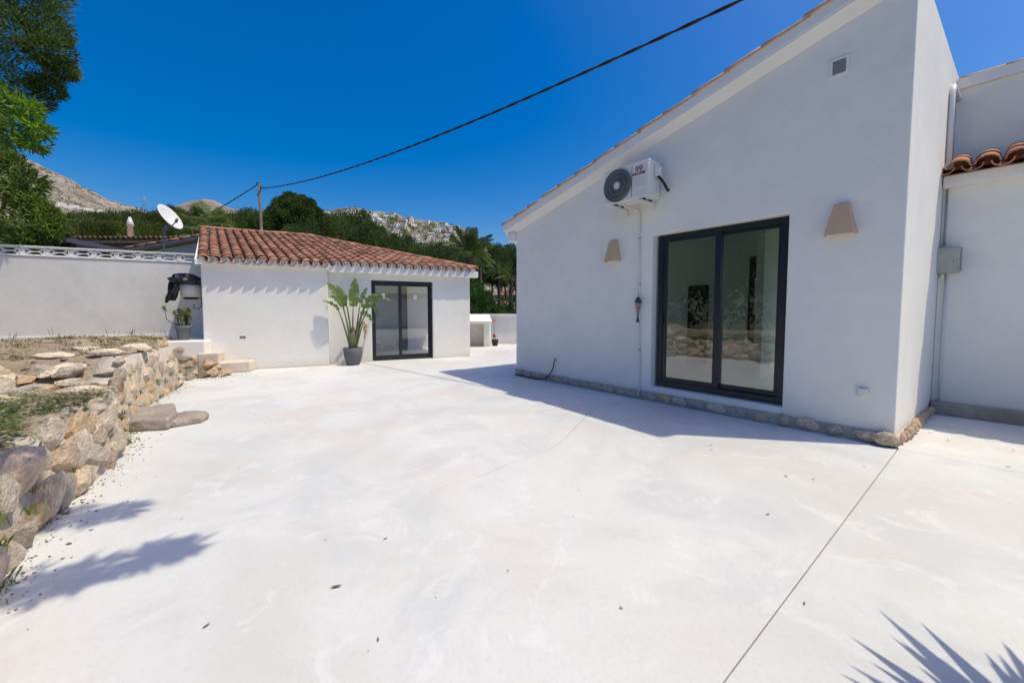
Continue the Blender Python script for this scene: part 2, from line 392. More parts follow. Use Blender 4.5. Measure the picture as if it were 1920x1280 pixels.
# back wall of the room: its window, plus two hidden openings added for light
m_ = MB()
bx0, bx1, bz0, bz1 = 3.34, 3.485, 1.29, 1.98
m_.box(1.15, bx0, 3.5, 3.72, 0, 3.2); m_.box(.25, .45, 3.5, 3.72, 0, 3.2); m_.box(.45, 1.15, 3.5, 3.72, 0, .5); m_.box(.45, 1.15, 3.5, 3.72, 2.5, 3.2); m_.box(bx1, 4.1, 3.5, 3.72, 0, 3.2); m_.box(5.4, 5.7, 3.5, 3.72, 0, 3.2); m_.box(4.1, 5.4, 3.5, 3.72, 0, .5); m_.box(4.1, 5.4, 3.5, 3.72, 2.5, 3.2); m_.box(bx0, bx1, 3.5, 3.72, 0, bz0); m_.box(bx0, bx1, 3.5, 3.72, bz1, 3.2)
m_.build('back_wall', M['room'], house)
# room shell
box('room_floor', M['floor'], house, .25, 5.57, .282, 3.5, .10, .18)
box('room_ceiling', M['room'], house, .25, 5.57, .282, 3.5, 2.92, 3.0)
MB().box(.251,.30,.285,1.0,.181,2.919).box(.251,.30,3.0,3.498,.181,2.919).box(.251,.30,1.0,3.0,.181,.9).box(.251,.30,1.0,3.0,2.4,2.919).build('room_side', M['room'], house)
box('room_side', M['room'], house, 5.50, 5.56, .285, 3.498, .181, 2.919)
box('room_partition', M['room'], house, 3.75, 3.87, 2.3, 3.498, .181, 2.919)
idoor = MB().box(1.98, 2.42, 3.45, 3.495, .181, 1.92).build('inner_door', M['doorwood'], house, .006)
box('door_handle', M['metal'], idoor, 2.03, 2.05, 3.40, 3.45, 1.0, 1.12)
m_ = MB(); m_.box(3.24, bx0, 3.44, 3.497, .7, 2.44); m_.box(bx1, 3.60, 3.44, 3.497, .7, 2.44); m_.box(bx0, bx1, 3.44, 3.497, .7, bz0); m_.box(bx0, bx1, 3.44, 3.497, bz1, 2.44)
m_.build('inner_window_frame', M['doorwood'], house)
# roof: slab, verge trim, soffit moulding, tiles
def sloped(name, mat, s0, s1, y0, y1, dz0, dz1, bev=.006):
    m_ = MB(); m_.add([(s0,y0,rake(s0)+dz0),(s1,y0,rake(s1)+dz0),(s1,y1,rake(s1)+dz0),(s0,y1,rake(s0)+dz0),(s0,y0,rake(s0)+dz1),(s1,y0,rake(s1)+dz1),(s1,y1,rake(s1)+dz1),(s0,y1,rake(s0)+dz1)],
        [(3,2,1,0),(4,5,6,7),(0,1,5,4),(1,2,6,5),(2,3,7,6),(3,0,4,7)]); return m_.build(name, mat, house, bev)
roof = sloped('roof', M['trim'], -.26, S1 - .01, -.14, 3.95, .075, .24)
vt = MB(); s0, s1 = -.24, S1 - .012
vt.add([(s0,-.135,rake(s0)+.055),(s0,-.135,rake(s0)+.0745),(s0,-.002,rake(s0)+.0745),(s0,-.002,rake(s0)-.045),(s1,-.135,rake(s1)+.055),(s1,-.135,rake(s1)+.0745),(s1,-.002,rake(s1)+.0745),(s1,-.002,rake(s1)-.045)],
    [(0,1,2,3),(7,6,5,4),(0,4,5,1),(1,5,6,2),(2,6,7,3),(3,7,4,0)])
vt.build('verge_trim', M['trim'], house, .003)
MB().box(-.20, -.001, -.09, 3.9, 2.80, 2.975).build('eave_trim', M['plaster'], house, .012)
# barrel tile mesh: x across, y up the slope, crown up
def tile_mesh(name, r0, r1, ln, th=.013, n=7, flip=1):
    V, F = [], []
    for (y, r_) in ((0, r0), (ln, r1)):
        for rr in (r_, r_ - th):
            for k in range(n+1):
                a = math.pi * k / n; V.append((rr*math.cos(a), y, flip*rr*math.sin(a)*.85))
    q = n + 1
    for k in range(n):
        F.append((k, k+1, 2*q+k+1, 2*q+k)); F.append((q+k+1, q+k, 3*q+k, 3*q+k+1)); F.append((k+1, k, q+k, q+k+1)); F.append((2*q+k, 2*q+k+1, 3*q+k+1, 3*q+k))
    F.append((0, 2*q, 3*q, q)); F.append((q-1, 2*q-1, 4*q-1, 3*q-1))
    me = np_mesh(name, V, F); me.materials.append(M['tile'])
    sm = np.zeros(len(F), bool); sm[0:4*n:4] = True; sm[1:4*n:4] = True; me.polygons.foreach_set('use_smooth', sm)
    return me
T_cover = tile_mesh('cover_tile', .098, .080, .47)
T_chan = tile_mesh('channel_tile', .085, .100, .47, flip=-1)
rt = random.Random(11)
def tilecol(): 
    k_ = rt.uniform(.62, 1.35); w_ = rt.uniform(-.06, .12)
    return (k_*(1+w_*.3), k_*(1+w_), k_*(1+w_*1.2), 1)
def put_tile(name, me, parent, o, xa, ya, za, jit=.012, sc=1.0):
    ob = bpy.data.objects.new(name, me); C.objects.link(ob); ob.parent = parent
    ya = (ya + Vector((rt.gauss(0, jit), rt.gauss(0, jit), rt.gauss(0, jit*.6)))).normalized()
    xa = (xa - ya*xa.dot(ya)).normalized(); za = xa.cross(ya)
    mt = Matrix((xa, ya, za)).transposed().to_4x4() @ Matrix.Diagonal((sc, sc, sc, 1)); mt.translation = o
    ob.matrix_basis = mt; ob.color = tilecol(); return ob
upv = Vector((1, 0, .2546)).normalized()
# verge tiles up the rake
def put_pale(par):
    o = par.children[-1]; k_ = rt.uniform(1.5, 1.9); o.color = (k_, k_*1.35, k_*1.55, 1)
ss = -.30
while ss < S1 - .25:
    put_tile('roof_tile', T_cover, roof, Vector((ss, -.070, rake(ss) + .196 + rt.uniform(-.006, .006))), Vector((0, -1, 0)), (upv + Vector((0, 0, -.012))).normalized(), Vector((0, 0, 1)))
    put_pale(roof)
    for yy in (.13, .35):
        put_tile('roof_tile', T_cover, roof, Vector((ss, yy, rake(ss) + .225)), Vector((0, -1, 0)), (upv + Vector((0, 0, -.012))).normalized(), Vector((0, 0, 1)))
    ss += .405
# tiles capping the tall side wall
y_ = -.12
while y_ < 3.7:
    put_tile('ridge_tile', T_cover, roof, Vector((side_x(y_) - .15, y_, ZS - .075)), Vector((1, 0, 0)), Vector((.0435, 1, .02)).normalized(), Vector((0, 0, 1)), sc=1.15)
    y_ += .40
sloped('ridge_bed', M['plaster'], S1 - .22, S1 - .012, -.10, 3.88, .241, .30)
# stone plinth
def rock_mesh(name, seed, planes=18, sub=4, cut=(.42, .72)):
    rr = random.Random(seed); bm = bmesh.new(); bmesh.ops.create_icosphere(bm, subdivisions=sub, radius=1)
    pl = []
    for i in range(planes):
        n = Vector((rr.gauss(0,1), rr.gauss(0,1), rr.gauss(0,1))).normalized(); pl.append((n, rr.uniform(*cut)))
    for v in bm.verts:
        for n, d in pl:
            q = v.co.dot(n)
            if q > d: v.co -= n*(q - d)*.97
        v.co *= 1 + .07*fbm(v.co*1.6 + Vector((seed, 0, 0)), 3) + .05*fbm(v.co*4.5 + Vector((0, seed, 0)), 4)
    me = bpy.data.meshes.new(name); bm.to_mesh(me); bm.free(); me.materials.append(M['stone'])
    return me
ROCKS = [rock_mesh('stone', 20+i) for i in range(10)]
SLABS = [rock_mesh('stone', 60+i, 16, 4, (.55, .8)) for i in range(6)]
rs = random.Random(5)
STC = [(1.0, .96, .92), (.92, .90, .89), (1.12, 1.02, .90), (1.2, 1.0, .76), (1.02, .88, .80), (.84, .82, .81), (1.15, 1.10, 1.04), (1.08, 1.04, 1.0)]
def stonecol(k_=1.0):
    c = rs.choice(STC); q = rs.uniform(.82, 1.12)*k_; return (c[0]*q, c[1]*q, c[2]*q, 1)
def put_rock(parent, loc, size, rot, meshes=ROCKS, col=None, name='stone'):
    o = bpy.data.objects.new(name, rs.choice(meshes)); C.objects.link(o); o.parent = parent
    o.location = loc; o.scale = size; o.rotation_euler = rot; o.color = col or stonecol(); return o
plinth = MB().box(-.02, S1 + .005, -.014, -.0015, -.01, .130).box(side_x(.0)+.002, side_x(0)+.03, -.02, 2.2, -.01, .10).build('plinth', M['mortar'], house, .006)
s_ = .02
while s_ < S1 - .25:
    ln = rs.uniform(.16, .30); near = smooth(2.3, 3.4, s_)
    c = stonecol(1.18); c = tuple(.55*(1-near)*.98 + x*(1-.55*(1-near)) for x in c[:3]) + (1,)
    o = put_rock(plinth, (s_ + ln/2, -.024, .066 + rs.uniform(-.010, .010)), (ln*.56, .034 + .016*near, .074 + rs.uniform(-.012, .012)), (rs.uniform(-.1,.1), rs.uniform(-.12,.12), 0), SLABS, c)
    s_ += ln + rs.uniform(.012, .03)
put_rock(plinth, (S1 - .07, -.035, .072), (.125, .085, .095), (0, 0, .1), SLABS, (1.1, 1.02, .92, 1))
y_ = .10
while y_ < 2.2:
    ln = rs.uniform(.10, .20); put_rock(plinth, (side_x(y_) + .035, y_ + ln/2, .06), (.05, ln*.52, .07 + rs.uniform(-.01, .015)), (0, rs.uniform(-.2,.2), rs.uniform(-.1,.1)), SLABS, (1.25, 1.05, .92, 1)); y_ += ln + .015
# sliding door
def sliding_door(parent, x0, x1, z0, z1, y, fw, mid, glass, bot=.09, top=.07):
    d_ = MB()
    d_.box(x0, x1, y, y+.10, z1-top, z1); d_.box(x0, x1, y, y+.10, z0, z0+bot)
    d_.box(x0, x0+fw, y, y+.10, z0+bot, z1-top); d_.box(x1-fw, x1, y, y+.10, z0+bot, z1-top)
    dr = d_.build('sliding_door', M['frame'], parent, .004)
    il = .055
    for k_, (a, b_, yy) in enumerate(((x0+fw, mid+.04, y+.012), (mid-.04, x1-fw, y+.052))):
        l = MB(); za, zb = z0+bot, z1-top
        l.box(a, b_, yy, yy+.038, zb-il*.8, zb-.001); l.box(a, b_, yy, yy+.038, za+.001, za+il*1.1)
        l.box(a+.001, a+(il if k_ == 0 else .08), yy, yy+.038, za+il*1.1, zb-il*.8); l.box(b_-(.08 if k_ == 0 else il), b_-.001, yy, yy+.038, za+il*1.1, zb-il*.8)
        l.build('door_leaf', M['frame'], dr, .003)
        aa, bb = a+(il if k_ == 0 else .08), b_-(.08 if k_ == 0 else il)
        MB().add([(aa, yy+.02, za+.05), (bb, yy+.02, za+.05), (bb, yy+.02, zb-.036), (aa, yy+.02, zb-.036)], [(0,1,2,3)]).build('pane', glass, dr)
    return dr
hd = sliding_door(house, 3.165, 4.835, .215, 2.468, .115, .075, 4.02, M['glass'], .085, .07)
box('handle', M['frame'], hd, 3.235, 3.255, .095, .128, 1.15, 1.30, .003)
box('door_sill', M['trim'], house, D0 + .003, D1 - .003, -.012, .115, .135, .214, .006)
# vent and round socket cover
v0 = MB(); v0.box(5.165, 5.335, -.012, -.001, 3.82, 3.845); v0.box(5.165, 5.335, -.012, -.001, 3.985, 4.01); v0.box(5.165, 5.195, -.012, -.001, 3.845, 3.985); v0.box(5.305, 5.335, -.012, -.001, 3.845, 3.985)
vent = v0.build('wall_vent', M['trim'], house, .003)
box('grille_back', M['pot'], vent, 5.195, 5.305, -.006, -.0005, 3.845, 3.985)
for k_ in range(7): box('louvre', M['greywall'], vent, 5.196, 5.304, -.011, -.007, 3.849 + k_*.0195, 3.860 + k_*.0195)
sc_ = MB(); sc_.lathe([(.052, 0), (.052, .012), (.045, .018), (.0, .018)], 24)
so_ = sc_.build('socket_cover', M['acwhite'], house); so_.location = (5.563, -.001, .50); so_.rotation_euler = (R(90), 0, 0)
box('socket_lip', M['trim'], so_, -.048, .048, .038, .050, .016, .050, .004)
# ---- lower wing and the higher wall behind it
AY = 2.3; AX = side_x(AY)
box('wing_wall', M['plaster'], house, AX + .002, 12, AY, AY + .24, 0, 3.02, .006)
box('wing_step', M['step_conc'], house, AX + .004, 12, AY - .16, AY - .002, 0, .155, .012)
box('wing_eave', M['plaster'], house, AX + .003, 12, AY - .125, AY + .3, 2.93, 3.075, .012)
wroof = MB(); wroof.add([(AX+.01, AY-.11, 3.08), (12, AY-.11, 3.08), (12, 3.02, 3.36), (AX+.04, 3.02, 3.36)], [(0,1,2,3)]).build('wing_roof', M['mortar'], house)
wr = [o for o in house.children if o.name.startswith('wing_roof')][0]
wup = Vector((0, 1, .36)).normalized()
for i in range(12):
    xx = AX + .13 + i*.235
    for j in range(2):
        oo = Vector((xx, AY - .27 + j*.40*wup.y, 3.075 + j*.40*wup.z))
        put_tile('roof_tile', T_cover, wr, oo + Vector((0, 0, .045)), Vector((1, 0, 0)), wup, Vector((0, 0, 1)), sc=1.1)
        if j == 0:
            q = MB(); q.wallpoly([(.098*math.cos(math.pi*k2/6), .09*math.sin(math.pi*k2/6)) for k2 in range(7)], 0, .2); o = q.build('mortar_plug', M['tile'], wr); o.location = (xx, AY - .12, 3.145); o.color = (.6, .5, .45, 1)
        put_tile('roof_tile', T_chan, wr, oo + Vector((-.1175, -.02, .05)), Vector((1, 0, 0)), wup, Vector((0, 0, 1)), sc=1.1)
box('upper_wall', M['plaster'], house, side_x(3.0) + .003, 12, 3.03, 3.28, 3.0, 4.42, .006)
box('upper_coping', M['plaster'], house, side_x(3.0) + .005, 12, 2.985, 3.3, 4.42, 4.56, .006)
for k_ in range(15):
    o = put_tile('ridge_tile', T_cover, house, Vector((side_x(3.0) + .02 + k_*.41, 3.10, 4.525)), Vector((0, -1, 0)), Vector((1, 0, .02)).normalized(), Vector((0, 0, 1)), sc=1.15); o.color = (1.6, 2.2, 2.5, 1)
# moulding, conduit and gutter end where the wing meets the side wall
mo = MB(); mo.tube([(side_x(2.34)+.03, 2.34, 3.2), (side_x(2.34)+.03, 2.34, 4.18), (side_x(2.42)+.03, 2.42, 4.27), (side_x(2.98)+.03, 2.98, 4.27)], .03, 10)
mo.build('conduit', M['pipe'], house)
mo = MB(); mo.tube([(side_x(2.2)+.05, 2.16, 3.19), (side_x(2.2)+.05, 2.62, 3.26)], .045, 12); mo.build('gutter_end', M['pipe'], house)
mo = MB(); mo.tube([(AX+.075, AY-.025, .16), (AX+.075, AY-.025, 1.84)], .012, 8).build('downpipe', M['pipe'], house)
mo = MB(); mo.tube([(AX+.04, AY-.02, 2.2), (AX+.04, AY-.02, 2.93)], .011, 8).build('conduit', M['greywall'], house)

# ================================================================ guest house (x along the front, y into the house)
GO, GR = (-4.532, 10.15, 0), math.atan2(.4305, .9026)
guest = empty('guest_house', GO, GR)
tag(guest, 'low white guest house with red barrel-tile roof and glass sliding door', 'house')
gd = (0.88, 2.54, 2.17)
bm = bmesh.new(); grid = {}
gx = [-.20, gd[0], gd[1], 3.64]
for i, (xa, xb) in enumerate(zip(gx, gx[1:])):
    if i != 1: bm.faces.new([gv(xa, 0), gv(xb, 0), gv(xb, gd[2]), gv(xa, gd[2])])
    bm.faces.new([gv(xa, gd[2]), gv(xb, gd[2]), gv(xb, 2.50), gv(xa, 2.50)])
ext = bmesh.ops.extrude_face_region(bm, geom=bm.faces[:])
bmesh.ops.translate(bm, verts=[e for e in ext['geom'] if isinstance(e, bmesh.types.BMVert)], vec=(0, .26, 0))
bmesh.ops.recalc_face_normals(bm, faces=bm.faces[:])
me = bpy.data.meshes.new('front_wall'); bm.to_mesh(me); bm.free()
fw = link('front_wall', me, guest, [M['plaster']])
md = fw.modifiers.new('bevel', 'BEVEL'); md.width = .012; md.segments = 2; md.limit_method = 'ANGLE'; md.angle_limit = R(35)
CB = Vector((-.2035, .979, 0))                       # the side walls and tile rows run slightly askew
# projecting front bay
MB().prism([(-2.69, -.30), (-.175, -.30), (-.165, .02), (-.21, .30), (-2.80, .30)], 0, 2.44).build('bay_wall', M['plaster'], guest, .02, 3)
MB().prism([(-2.805, .301), (-2.55, .301), (-3.55, 5.1), (-3.80, 5.1)], 0, 2.6).build('side_wall', M['plaster'], guest, .01)
q = MB(); SW = lambda y: 3.64 - .02*y
for (ya, yb, za, zb) in ((.262, .45, 0, 2.5), (2.9, 3.8, 0, 2.5), (.45, 2.9, 0, .15), (.45, 2.9, 2.35, 2.5)): q.prism([(SW(ya)-.24, ya), (SW(ya), ya), (SW(yb), yb), (SW(yb)-.24, yb)], za, zb)
q.build('side_wall', M['plaster'], guest)                # sunny end wall; unseen window added to let sun brighten the room
q = MB(); q.box(3.44, 3.48, .45, 2.9, .15, .2).box(3.44, 3.48, .45, 2.9, 2.3, 2.35).box(3.44, 3.48, 1.65, 1.71, .2, 2.3); sw_ = q.build('added_window', M['frame'], guest)
# room behind the glass
box('room_back', M['room_light'], guest, -.2, 3.3, 3.0, 3.1, 0, 2.45)
box('room_floor', M['floor'], guest, -.2, 3.39, .262, 3.0, -.03, .022)
box('room_ceiling', M['room_light'], guest, -.2, 3.39, .262, 3.0, 2.42, 2.48)
box('room_side', M['room_light'], guest, -.26, -.2, .262, 3.0, .022, 2.42)
MB().box(3.3,3.36,.262,.45,.022,2.42).box(3.3,3.36,2.9,3.0,.022,2.42).box(3.3,3.36,.45,2.9,.022,.15).box(3.3,3.36,.45,2.9,2.35,2.42).build('room_side', M['room_light'], guest)
wd_ = MB().box(2.05, 2.25, 2.3, 2.9, .023, 2.15).build('wardrobe', M['cabinetwood'], guest, .01)
for k_ in range(5):
    q = MB(); q.lathe([(.17, 0), (.185, .06), (.165, .14), (.10, .19), (.0, .205)], 16)
    o = q.build('round_cushion', M['pot'], guest); o.location = (-.02 + k_*.42, 2.55, .023); o.scale = (1, 1, rs.uniform(.9, 1.35))
# eave fascias
box('fascia', M['plaster'], guest, -.17, 3.84, -.176, -.002, 2.325, 2.50, .008)
box('bay_fascia', M['plaster'], guest, -2.735, -.135, -.426, -.302, 2.365, 2.44, .008)
gdoor = sliding_door(guest, gd[0] + .005, gd[1] - .012, .004, gd[2] - .006, .09, .05, 1.64, M['glass2'], .075, .085)
box('door_reveal', M['trim'], guest, gd[1] - .011, gd[1] - .001, .002, .25, .004, gd[2] - .003)
box('paper_label', M['sticker'], gdoor, 1.155, 1.245, .115, .1185, 1.70, 1.83)
box('paper_label', M['sticker'], gdoor, 2.02, 2.11, .154, .158, 1.67, 1.80)
gv_ = MB().box(-2.02, -1.905, -.308, -.301, .725, .778).build('wall_vent', M['greywall'], guest, .003)
for k_ in range(3): box('louvre', M['pot'], gv_, -2.015, -1.91, -.3095, -.3085, .735 + k_*.014, .741 + k_*.014)
# roof: hipped on the right, barrel tiles
SLP = .2817
ZE = 2.475
def rz(y): return ZE + SLP * (y + .20)
hipx = lambda y: 3.86 - (y + .2) * .865            # plan line of the right-hand hip
RY = 5.15
deck = MB(); deck.add([(-2.74, -.16, rz(-.16)), (3.80, -.16, rz(-.16)), (hipx(RY), RY, rz(RY)), (-3.84, RY, rz(RY))], [(0,1,2,3)])
deck.add([(-2.74, -.42, rz(-.42)), (-.14, -.42, rz(-.42)), (-.14, -.16, rz(-.16) - .0005), (-2.74, -.16, rz(-.16) - .0005)], [(0,1,2,3)])
deck.add([(3.80, -.16, rz(-.16)), (3.80, 5, rz(-.16)), (hipx(RY), RY, rz(RY))], [(0,1,2)])
groof = deck.build('roof', M['mortar'], guest)
ydir = Vector((CB.x, CB.y, SLP*CB.y)).normalized()
xdir = Vector((1, 0, 0))
PITCHX, ROWL = .2255, .395
ncol = 30
for i in range(ncol):
    xs0 = -2.66 + i*PITCHX
    for kind in (0, 1):
        x0 = xs0 + (PITCHX/2 if kind else 0)
        if x0 > 3.86: continue
        ystart = -.45 if x0 < -.10 else -.20
        j = 0
        while True:
            yy = ystart + j*ROWL*ydir.y
            xx = x0 + (yy + .2)*(CB.x/CB.y)
            if yy > RY - .30 or xx > hipx(yy) - .10: break
            lift = .060 if kind == 0 else .072
            oo = Vector((xx, yy, rz(yy) + lift + .010 + rt.uniform(-.005, .005)))
            if kind: oo += Vector((0, -.03 if j == 0 else 0, -.008))
            put_tile('roof_tile' if kind == 0 else 'channel_tile', T_cover if kind == 0 else T_chan, groof, oo, xdir, (ydir + Vector((0, 0, -.010))).normalized(), Vector((0, 0, 1)), .014, 1.08)
            j += 1
# mortar strips under the covers at the eave
for i in range(ncol):
    x0 = -2.66 + i*PITCHX
    if x0 > 3.80: continue
    bay = x0 < -.10
    yy = -.44 if bay else -.19
    q = MB(); n = 6
    pts = [(.088*math.cos(math.pi*k_/n), .088*math.sin(math.pi*k_/n)*.9) for k_ in range(n+1)]
    q.wallpoly([(a, b_) for a, b_ in pts] + [(-.088, -.05), (.088, -.05)], 0, .13)
    o = q.build('mortar_plug', M['trim'], groof); o.location = (x0, yy + .012, rz(yy) + .058)
# hip and ridge caps
hv = Vector((-.865, 1, SLP)).normalized()
p = Vector((3.80, -.17, rz(-.17) + .085)); 
while p.y < RY - .2:
    put_tile('hip_tile', T_cover, groof, p.copy(), hv.cross(Vector((0, 0, 1))).normalized(), (hv + Vector((0, 0, .02))).normalized(), Vector((0, 0, 1)), .02, 1.15); p += hv*.39
p = Vector((-3.92, RY, rz(RY) + .07))
while p.x < hipx(RY) - .1:
    put_tile('ridge_tile', T_cover, groof, p.copy(), Vector((0, -1, 0)), Vector((1, 0, .02)).normalized(), Vector((0, 0, 1)), .02, 1.2); p += Vector((.40, 0, 0))
# verge bed on the left edge
q = MB(); q.add([(-2.75, -.5, rz(-.5) - .05), (-2.70, -.5, rz(-.5) - .05), (-3.80, RY, rz(RY) - .05), (-3.86, RY, rz(RY) - .05), (-2.75, -.5, rz(-.5) + .07), (-2.70, -.5, rz(-.5) + .07), (-3.80, RY, rz(RY) + .07), (-3.86, RY, rz(RY) + .07)],
    [(3,2,1,0),(4,5,6,7),(0,1,5,4),(1,2,6,5),(2,3,7,6),(3,0,4,7)]); q.build('verge_bed', M['plaster'], guest, .01)

# ================================================================ garden wall with pierced blocks (same frame as the guest house)
gwall = empty('garden_wall', GO, GR)
tag(gwall, 'white rendered garden wall topped with a row of pierced blocks', 'wall')
box('wall_body', M['plaster2'], gwall, -11.0, -2.93, .90, 1.10, -.1, 2.505, .015)
box('wall_coping', M['trim'], gwall, -11.0, -3.02, .885, 1.115, 2.506, 2.535, .006)
box('wall_skirt', M['trim'], gwall, -11.0, -2.93, .875, .898, .60, .80, .006)
bl = MB(); BW, BH, th = .372, .165, .018
def bar(a, b_, t_=th):
    a, b_ = Vector((a[0], 0, a[1])), Vector((b_[0], 0, b_[1])); dv = (b_-a).normalized(); nv_ = Vector((-dv.z, 0, dv.x))*t_/2
    P4 = [a+nv_, a-nv_, b_-nv_, b_+nv_]
    bl.add([(p.x, .95, p.z) for p in P4] + [(p.x, 1.05, p.z) for p in P4], [(0,1,2,3),(7,6,5,4),(0,4,5,1),(1,5,6,2),(2,6,7,3),(3,7,4,0)])
bar((0, th/2), (BW, th/2)); bar((0, BH-th/2), (BW, BH-th/2)); bar((.03, 0), (.03, BH), .06); bar((BW-.012, 0), (BW-.012, BH), .024)
c1, c2, cz = .15, BW-.105, BH/2
bar((c1, cz), (c2, cz), .022)
for (cx, cc) in ((.06, c1), (BW-.02, c2)):
    bar((cx, th), (cc, cz), .022); bar((cx, BH-th), (cc, cz), .022)
b0_ = bl.build('pierced_block', M['trim'], gwall); b0_.location = (-3.02-BW, 0, 2.536)
for k_ in range(1, 20):
    c = b0_.copy(); C.objects.link(c); c.parent = gwall; c.location = (-3.02 - BW*(k_+1) - .004*k_, 0, 2.536)
box('top_rail', M['trim'], gwall, -11.0, -3.02, .925, 1.075, 2.702, 2.735, .004)

# ================================================================ far boundary wall, barbecue
bw = MB().box(-9, 6, 16.1, 16.35, -.05, 1.13).build('boundary_wall', M['plaster2'], None, .01); tag(bw, 'low white boundary wall at the far end of the patio', 'wall')
box('wall_coping', M['trim'], bw, -9, 6, 16.04, 16.40, 1.131, 1.23, .01)
bb = empty('barbecue', (-1.2, 14.9, 0)); tag(bb, 'white masonry barbecue with sloping slab top by the boundary wall', 'barbecue')
box('side_pier', M['plaster'], bb, .13, .36, 0, .75, 0, .86, .012)
box('side_pier', M['plaster'], bb, -1.2, -.95, 0, .75, 0, .86, .012)
box('back_panel', M['plaster2'], bb, -.949, .129, .55, .75, 0, .86)
q = MB(); q.add([(-1.3,-.12,.86),(.46,-.12,.86),(.30,.85,1.0),(-1.3,.85,1.0),(-1.3,-.12,.97),(.46,-.12,.97),(.30,.85,1.22),(-1.3,.85,1.22)], [(3,2,1,0),(4,5,6,7),(0,1,5,4),(1,2,6,5),(2,3,7,6),(3,0,4,7)])
q.build('slab_top', M['trim'], bb, .012)
fp = empty('flower_pot', (-.66, 15.3, 0)); tag(fp, 'small black pot with red flowers beside the white barbecue', 'flower pot')
q = MB(); q.lathe([(.10, 0), (.135, .26), (.12, .26), (.0, .24)], 16); q.build('pot', M['dark'], fp)
q = MB(); q.tube([(0, 0, .22), (-.02, 0, .6), (-.05, 0, .95)], .008, 5); q.tube([(0, 0, .22), (.03, 0, .33), (.01, .02, .42)], .007, 5); q.build('stem', M['strelstem'], fp)
rf = random.Random(2)
for (cx, cz, n_) in ((-.06, .98, 7), (-.03, .40, 14)):
    Vf, Ff = [], []
    for k_ in range(n_):
        d_ = Vector((rf.gauss(0,1), rf.gauss(0,1), rf.gauss(0,1))).normalized(); e_ = d_.orthogonal().normalized(); c_ = Vector((cx, 0, cz)) + d_*.04
        i0 = len(Vf); Vf += [c_ - e_*.045, c_ + d_*.05 - d_.cross(e_)*.035, c_ + e_*.045 + d_*.02, c_ + d_.cross(e_)*.04]; Ff.append((i0, i0+1, i0+2, i0+3))
    link('flower', np_mesh('flower', Vf, Ff), fp, [M['flower']])

# ================================================================ things on the white house
def hroot(name, s, y, z):
    d, i = Vector((.6394, -.7689, 0)), Vector((.7689, .6394, 0))
    return empty(name, Vector(HO) + d*s + i*y + Vector((0, 0, z)), HR)
ac = hroot('air_conditioner', 2.91, -.40, 2.95)      # local: x along the wall, y into it, front face at y=0
tag(ac, 'white outdoor air conditioning unit on brackets below the roof slope', 'air conditioner')
aw, ah, ad = .37, .49, .30
bd = MB(); bd.box(-aw, aw, .004, ad, 0, ah).build('body', M['acwhite'], ac, .012, 3)
bdo = [o for o in ac.children][0]
MB().box(-aw-.004, aw+.006, -.004, ad+.01, ah-.02, ah+.012).build('lid', M['acwhite'], ac, .006)
fc = (-.13, .245)
q = MB(); n = 40; rr = .228
def ring(q, r_, th_, y0, y1, n=40, mi=0):
    V_ = []
    for k_ in range(n):
        a = 2*math.pi*k_/n
        for (rad, yy) in ((r_-th_, y0), (r_+th_, y0), (r_+th_, y1), (r_-th_, y1)): V_.append((fc[0]+rad*math.cos(a), yy, fc[1]+rad*math.sin(a)))
    F_ = []
    for k_ in range(n):
        a, b_ = 4*k_, 4*((k_+1) % n)
        for e in range(4): F_.append((a+e, a+(e+1) % 4, b_+(e+1) % 4, b_+e))
    q.add(V_, F_, mi, False)
dk = MB(); dk.add([(fc[0]+rr*math.cos(2*math.pi*k_/n), .003, fc[1]+rr*math.sin(2*math.pi*k_/n)) for k_ in range(n)], [tuple(range(n))]); 
gr_ = dk.build('fan_opening', M['grille'], ac)
q = MB(); ring(q, rr, .008, -.022, .004); q.build('grille_rim', M['grille'], gr_)
for i_, r_ in enumerate((.07, .10, .132, .164, .196)):
    q = MB(); ring(q, r_, .0035, -.018 - .004*(5-i_)*.5, -.010); q.build('grille_ring', M['metal'] if i_ % 2 == 0 else M['pot2'], gr_)
q = MB()
for k_ in range(20):
    a = 2*math.pi*k_/20; q.tube([(fc[0]+.04*math.cos(a), -.016, fc[1]+.04*math.sin(a)), (fc[0]+.222*math.cos(a+.25), -.012, fc[1]+.222*math.sin(a+.25))], .0022, 4)
q.build('grille_spokes', M['grille'], gr_)
q = MB(); q.add([(fc[0]+.05*math.cos(2*math.pi*k_/24), -.024, fc[1]+.05*math.sin(2*math.pi*k_/24)) for k_ in range(24)] + [(fc[0]+.05*math.cos(2*math.pi*k_/24), -.008, fc[1]+.05*math.sin(2*math.pi*k_/24)) for k_ in range(24)],
    [tuple(range(24))] + [((k_+1) % 24, k_, 24+k_, 24+(k_+1) % 24) for k_ in range(24)]); q.build('hub', M['offwhite'], gr_)
for k_ in range(4): box('front_rib', M['acwhite'], ac, .13, .31, -.005, .003, .245 - k_*.030, .253 - k_*.030)
box('front_groove', M['pot2'], ac, .105, .112, .001, .0035, .03, .455)
def text(body, size, loc, mat, parent, name='lettering', xs=1.0):
    cu = bpy.data.curves.new(name, 'FONT'); cu.body = body; cu.size = size; cu.align_x = 'CENTER'; cu.extrude = .0012; cu.offset = .0012
    tmp = bpy.data.objects.new(name, cu); C.objects.link(tmp); bpy.context.view_layer.update()
    me = bpy.data.meshes.new_from_object(tmp.evaluated_get(bpy.context.evaluated_depsgraph_get())); bpy.data.objects.remove(tmp)
    me.materials.clear(); o = link(name, me, parent, [mat]); o.location = loc; o.rotation_euler = (R(90), 0, 0); o.scale = (xs, 1, 1); return o
text('WILLIAMS', .052, (.215, .001, .318), M['red'], ac, xs=.95)
text('W', .085, (.225, .001, .375), M['red'], ac, 'logo', 1.0)
q = MB()
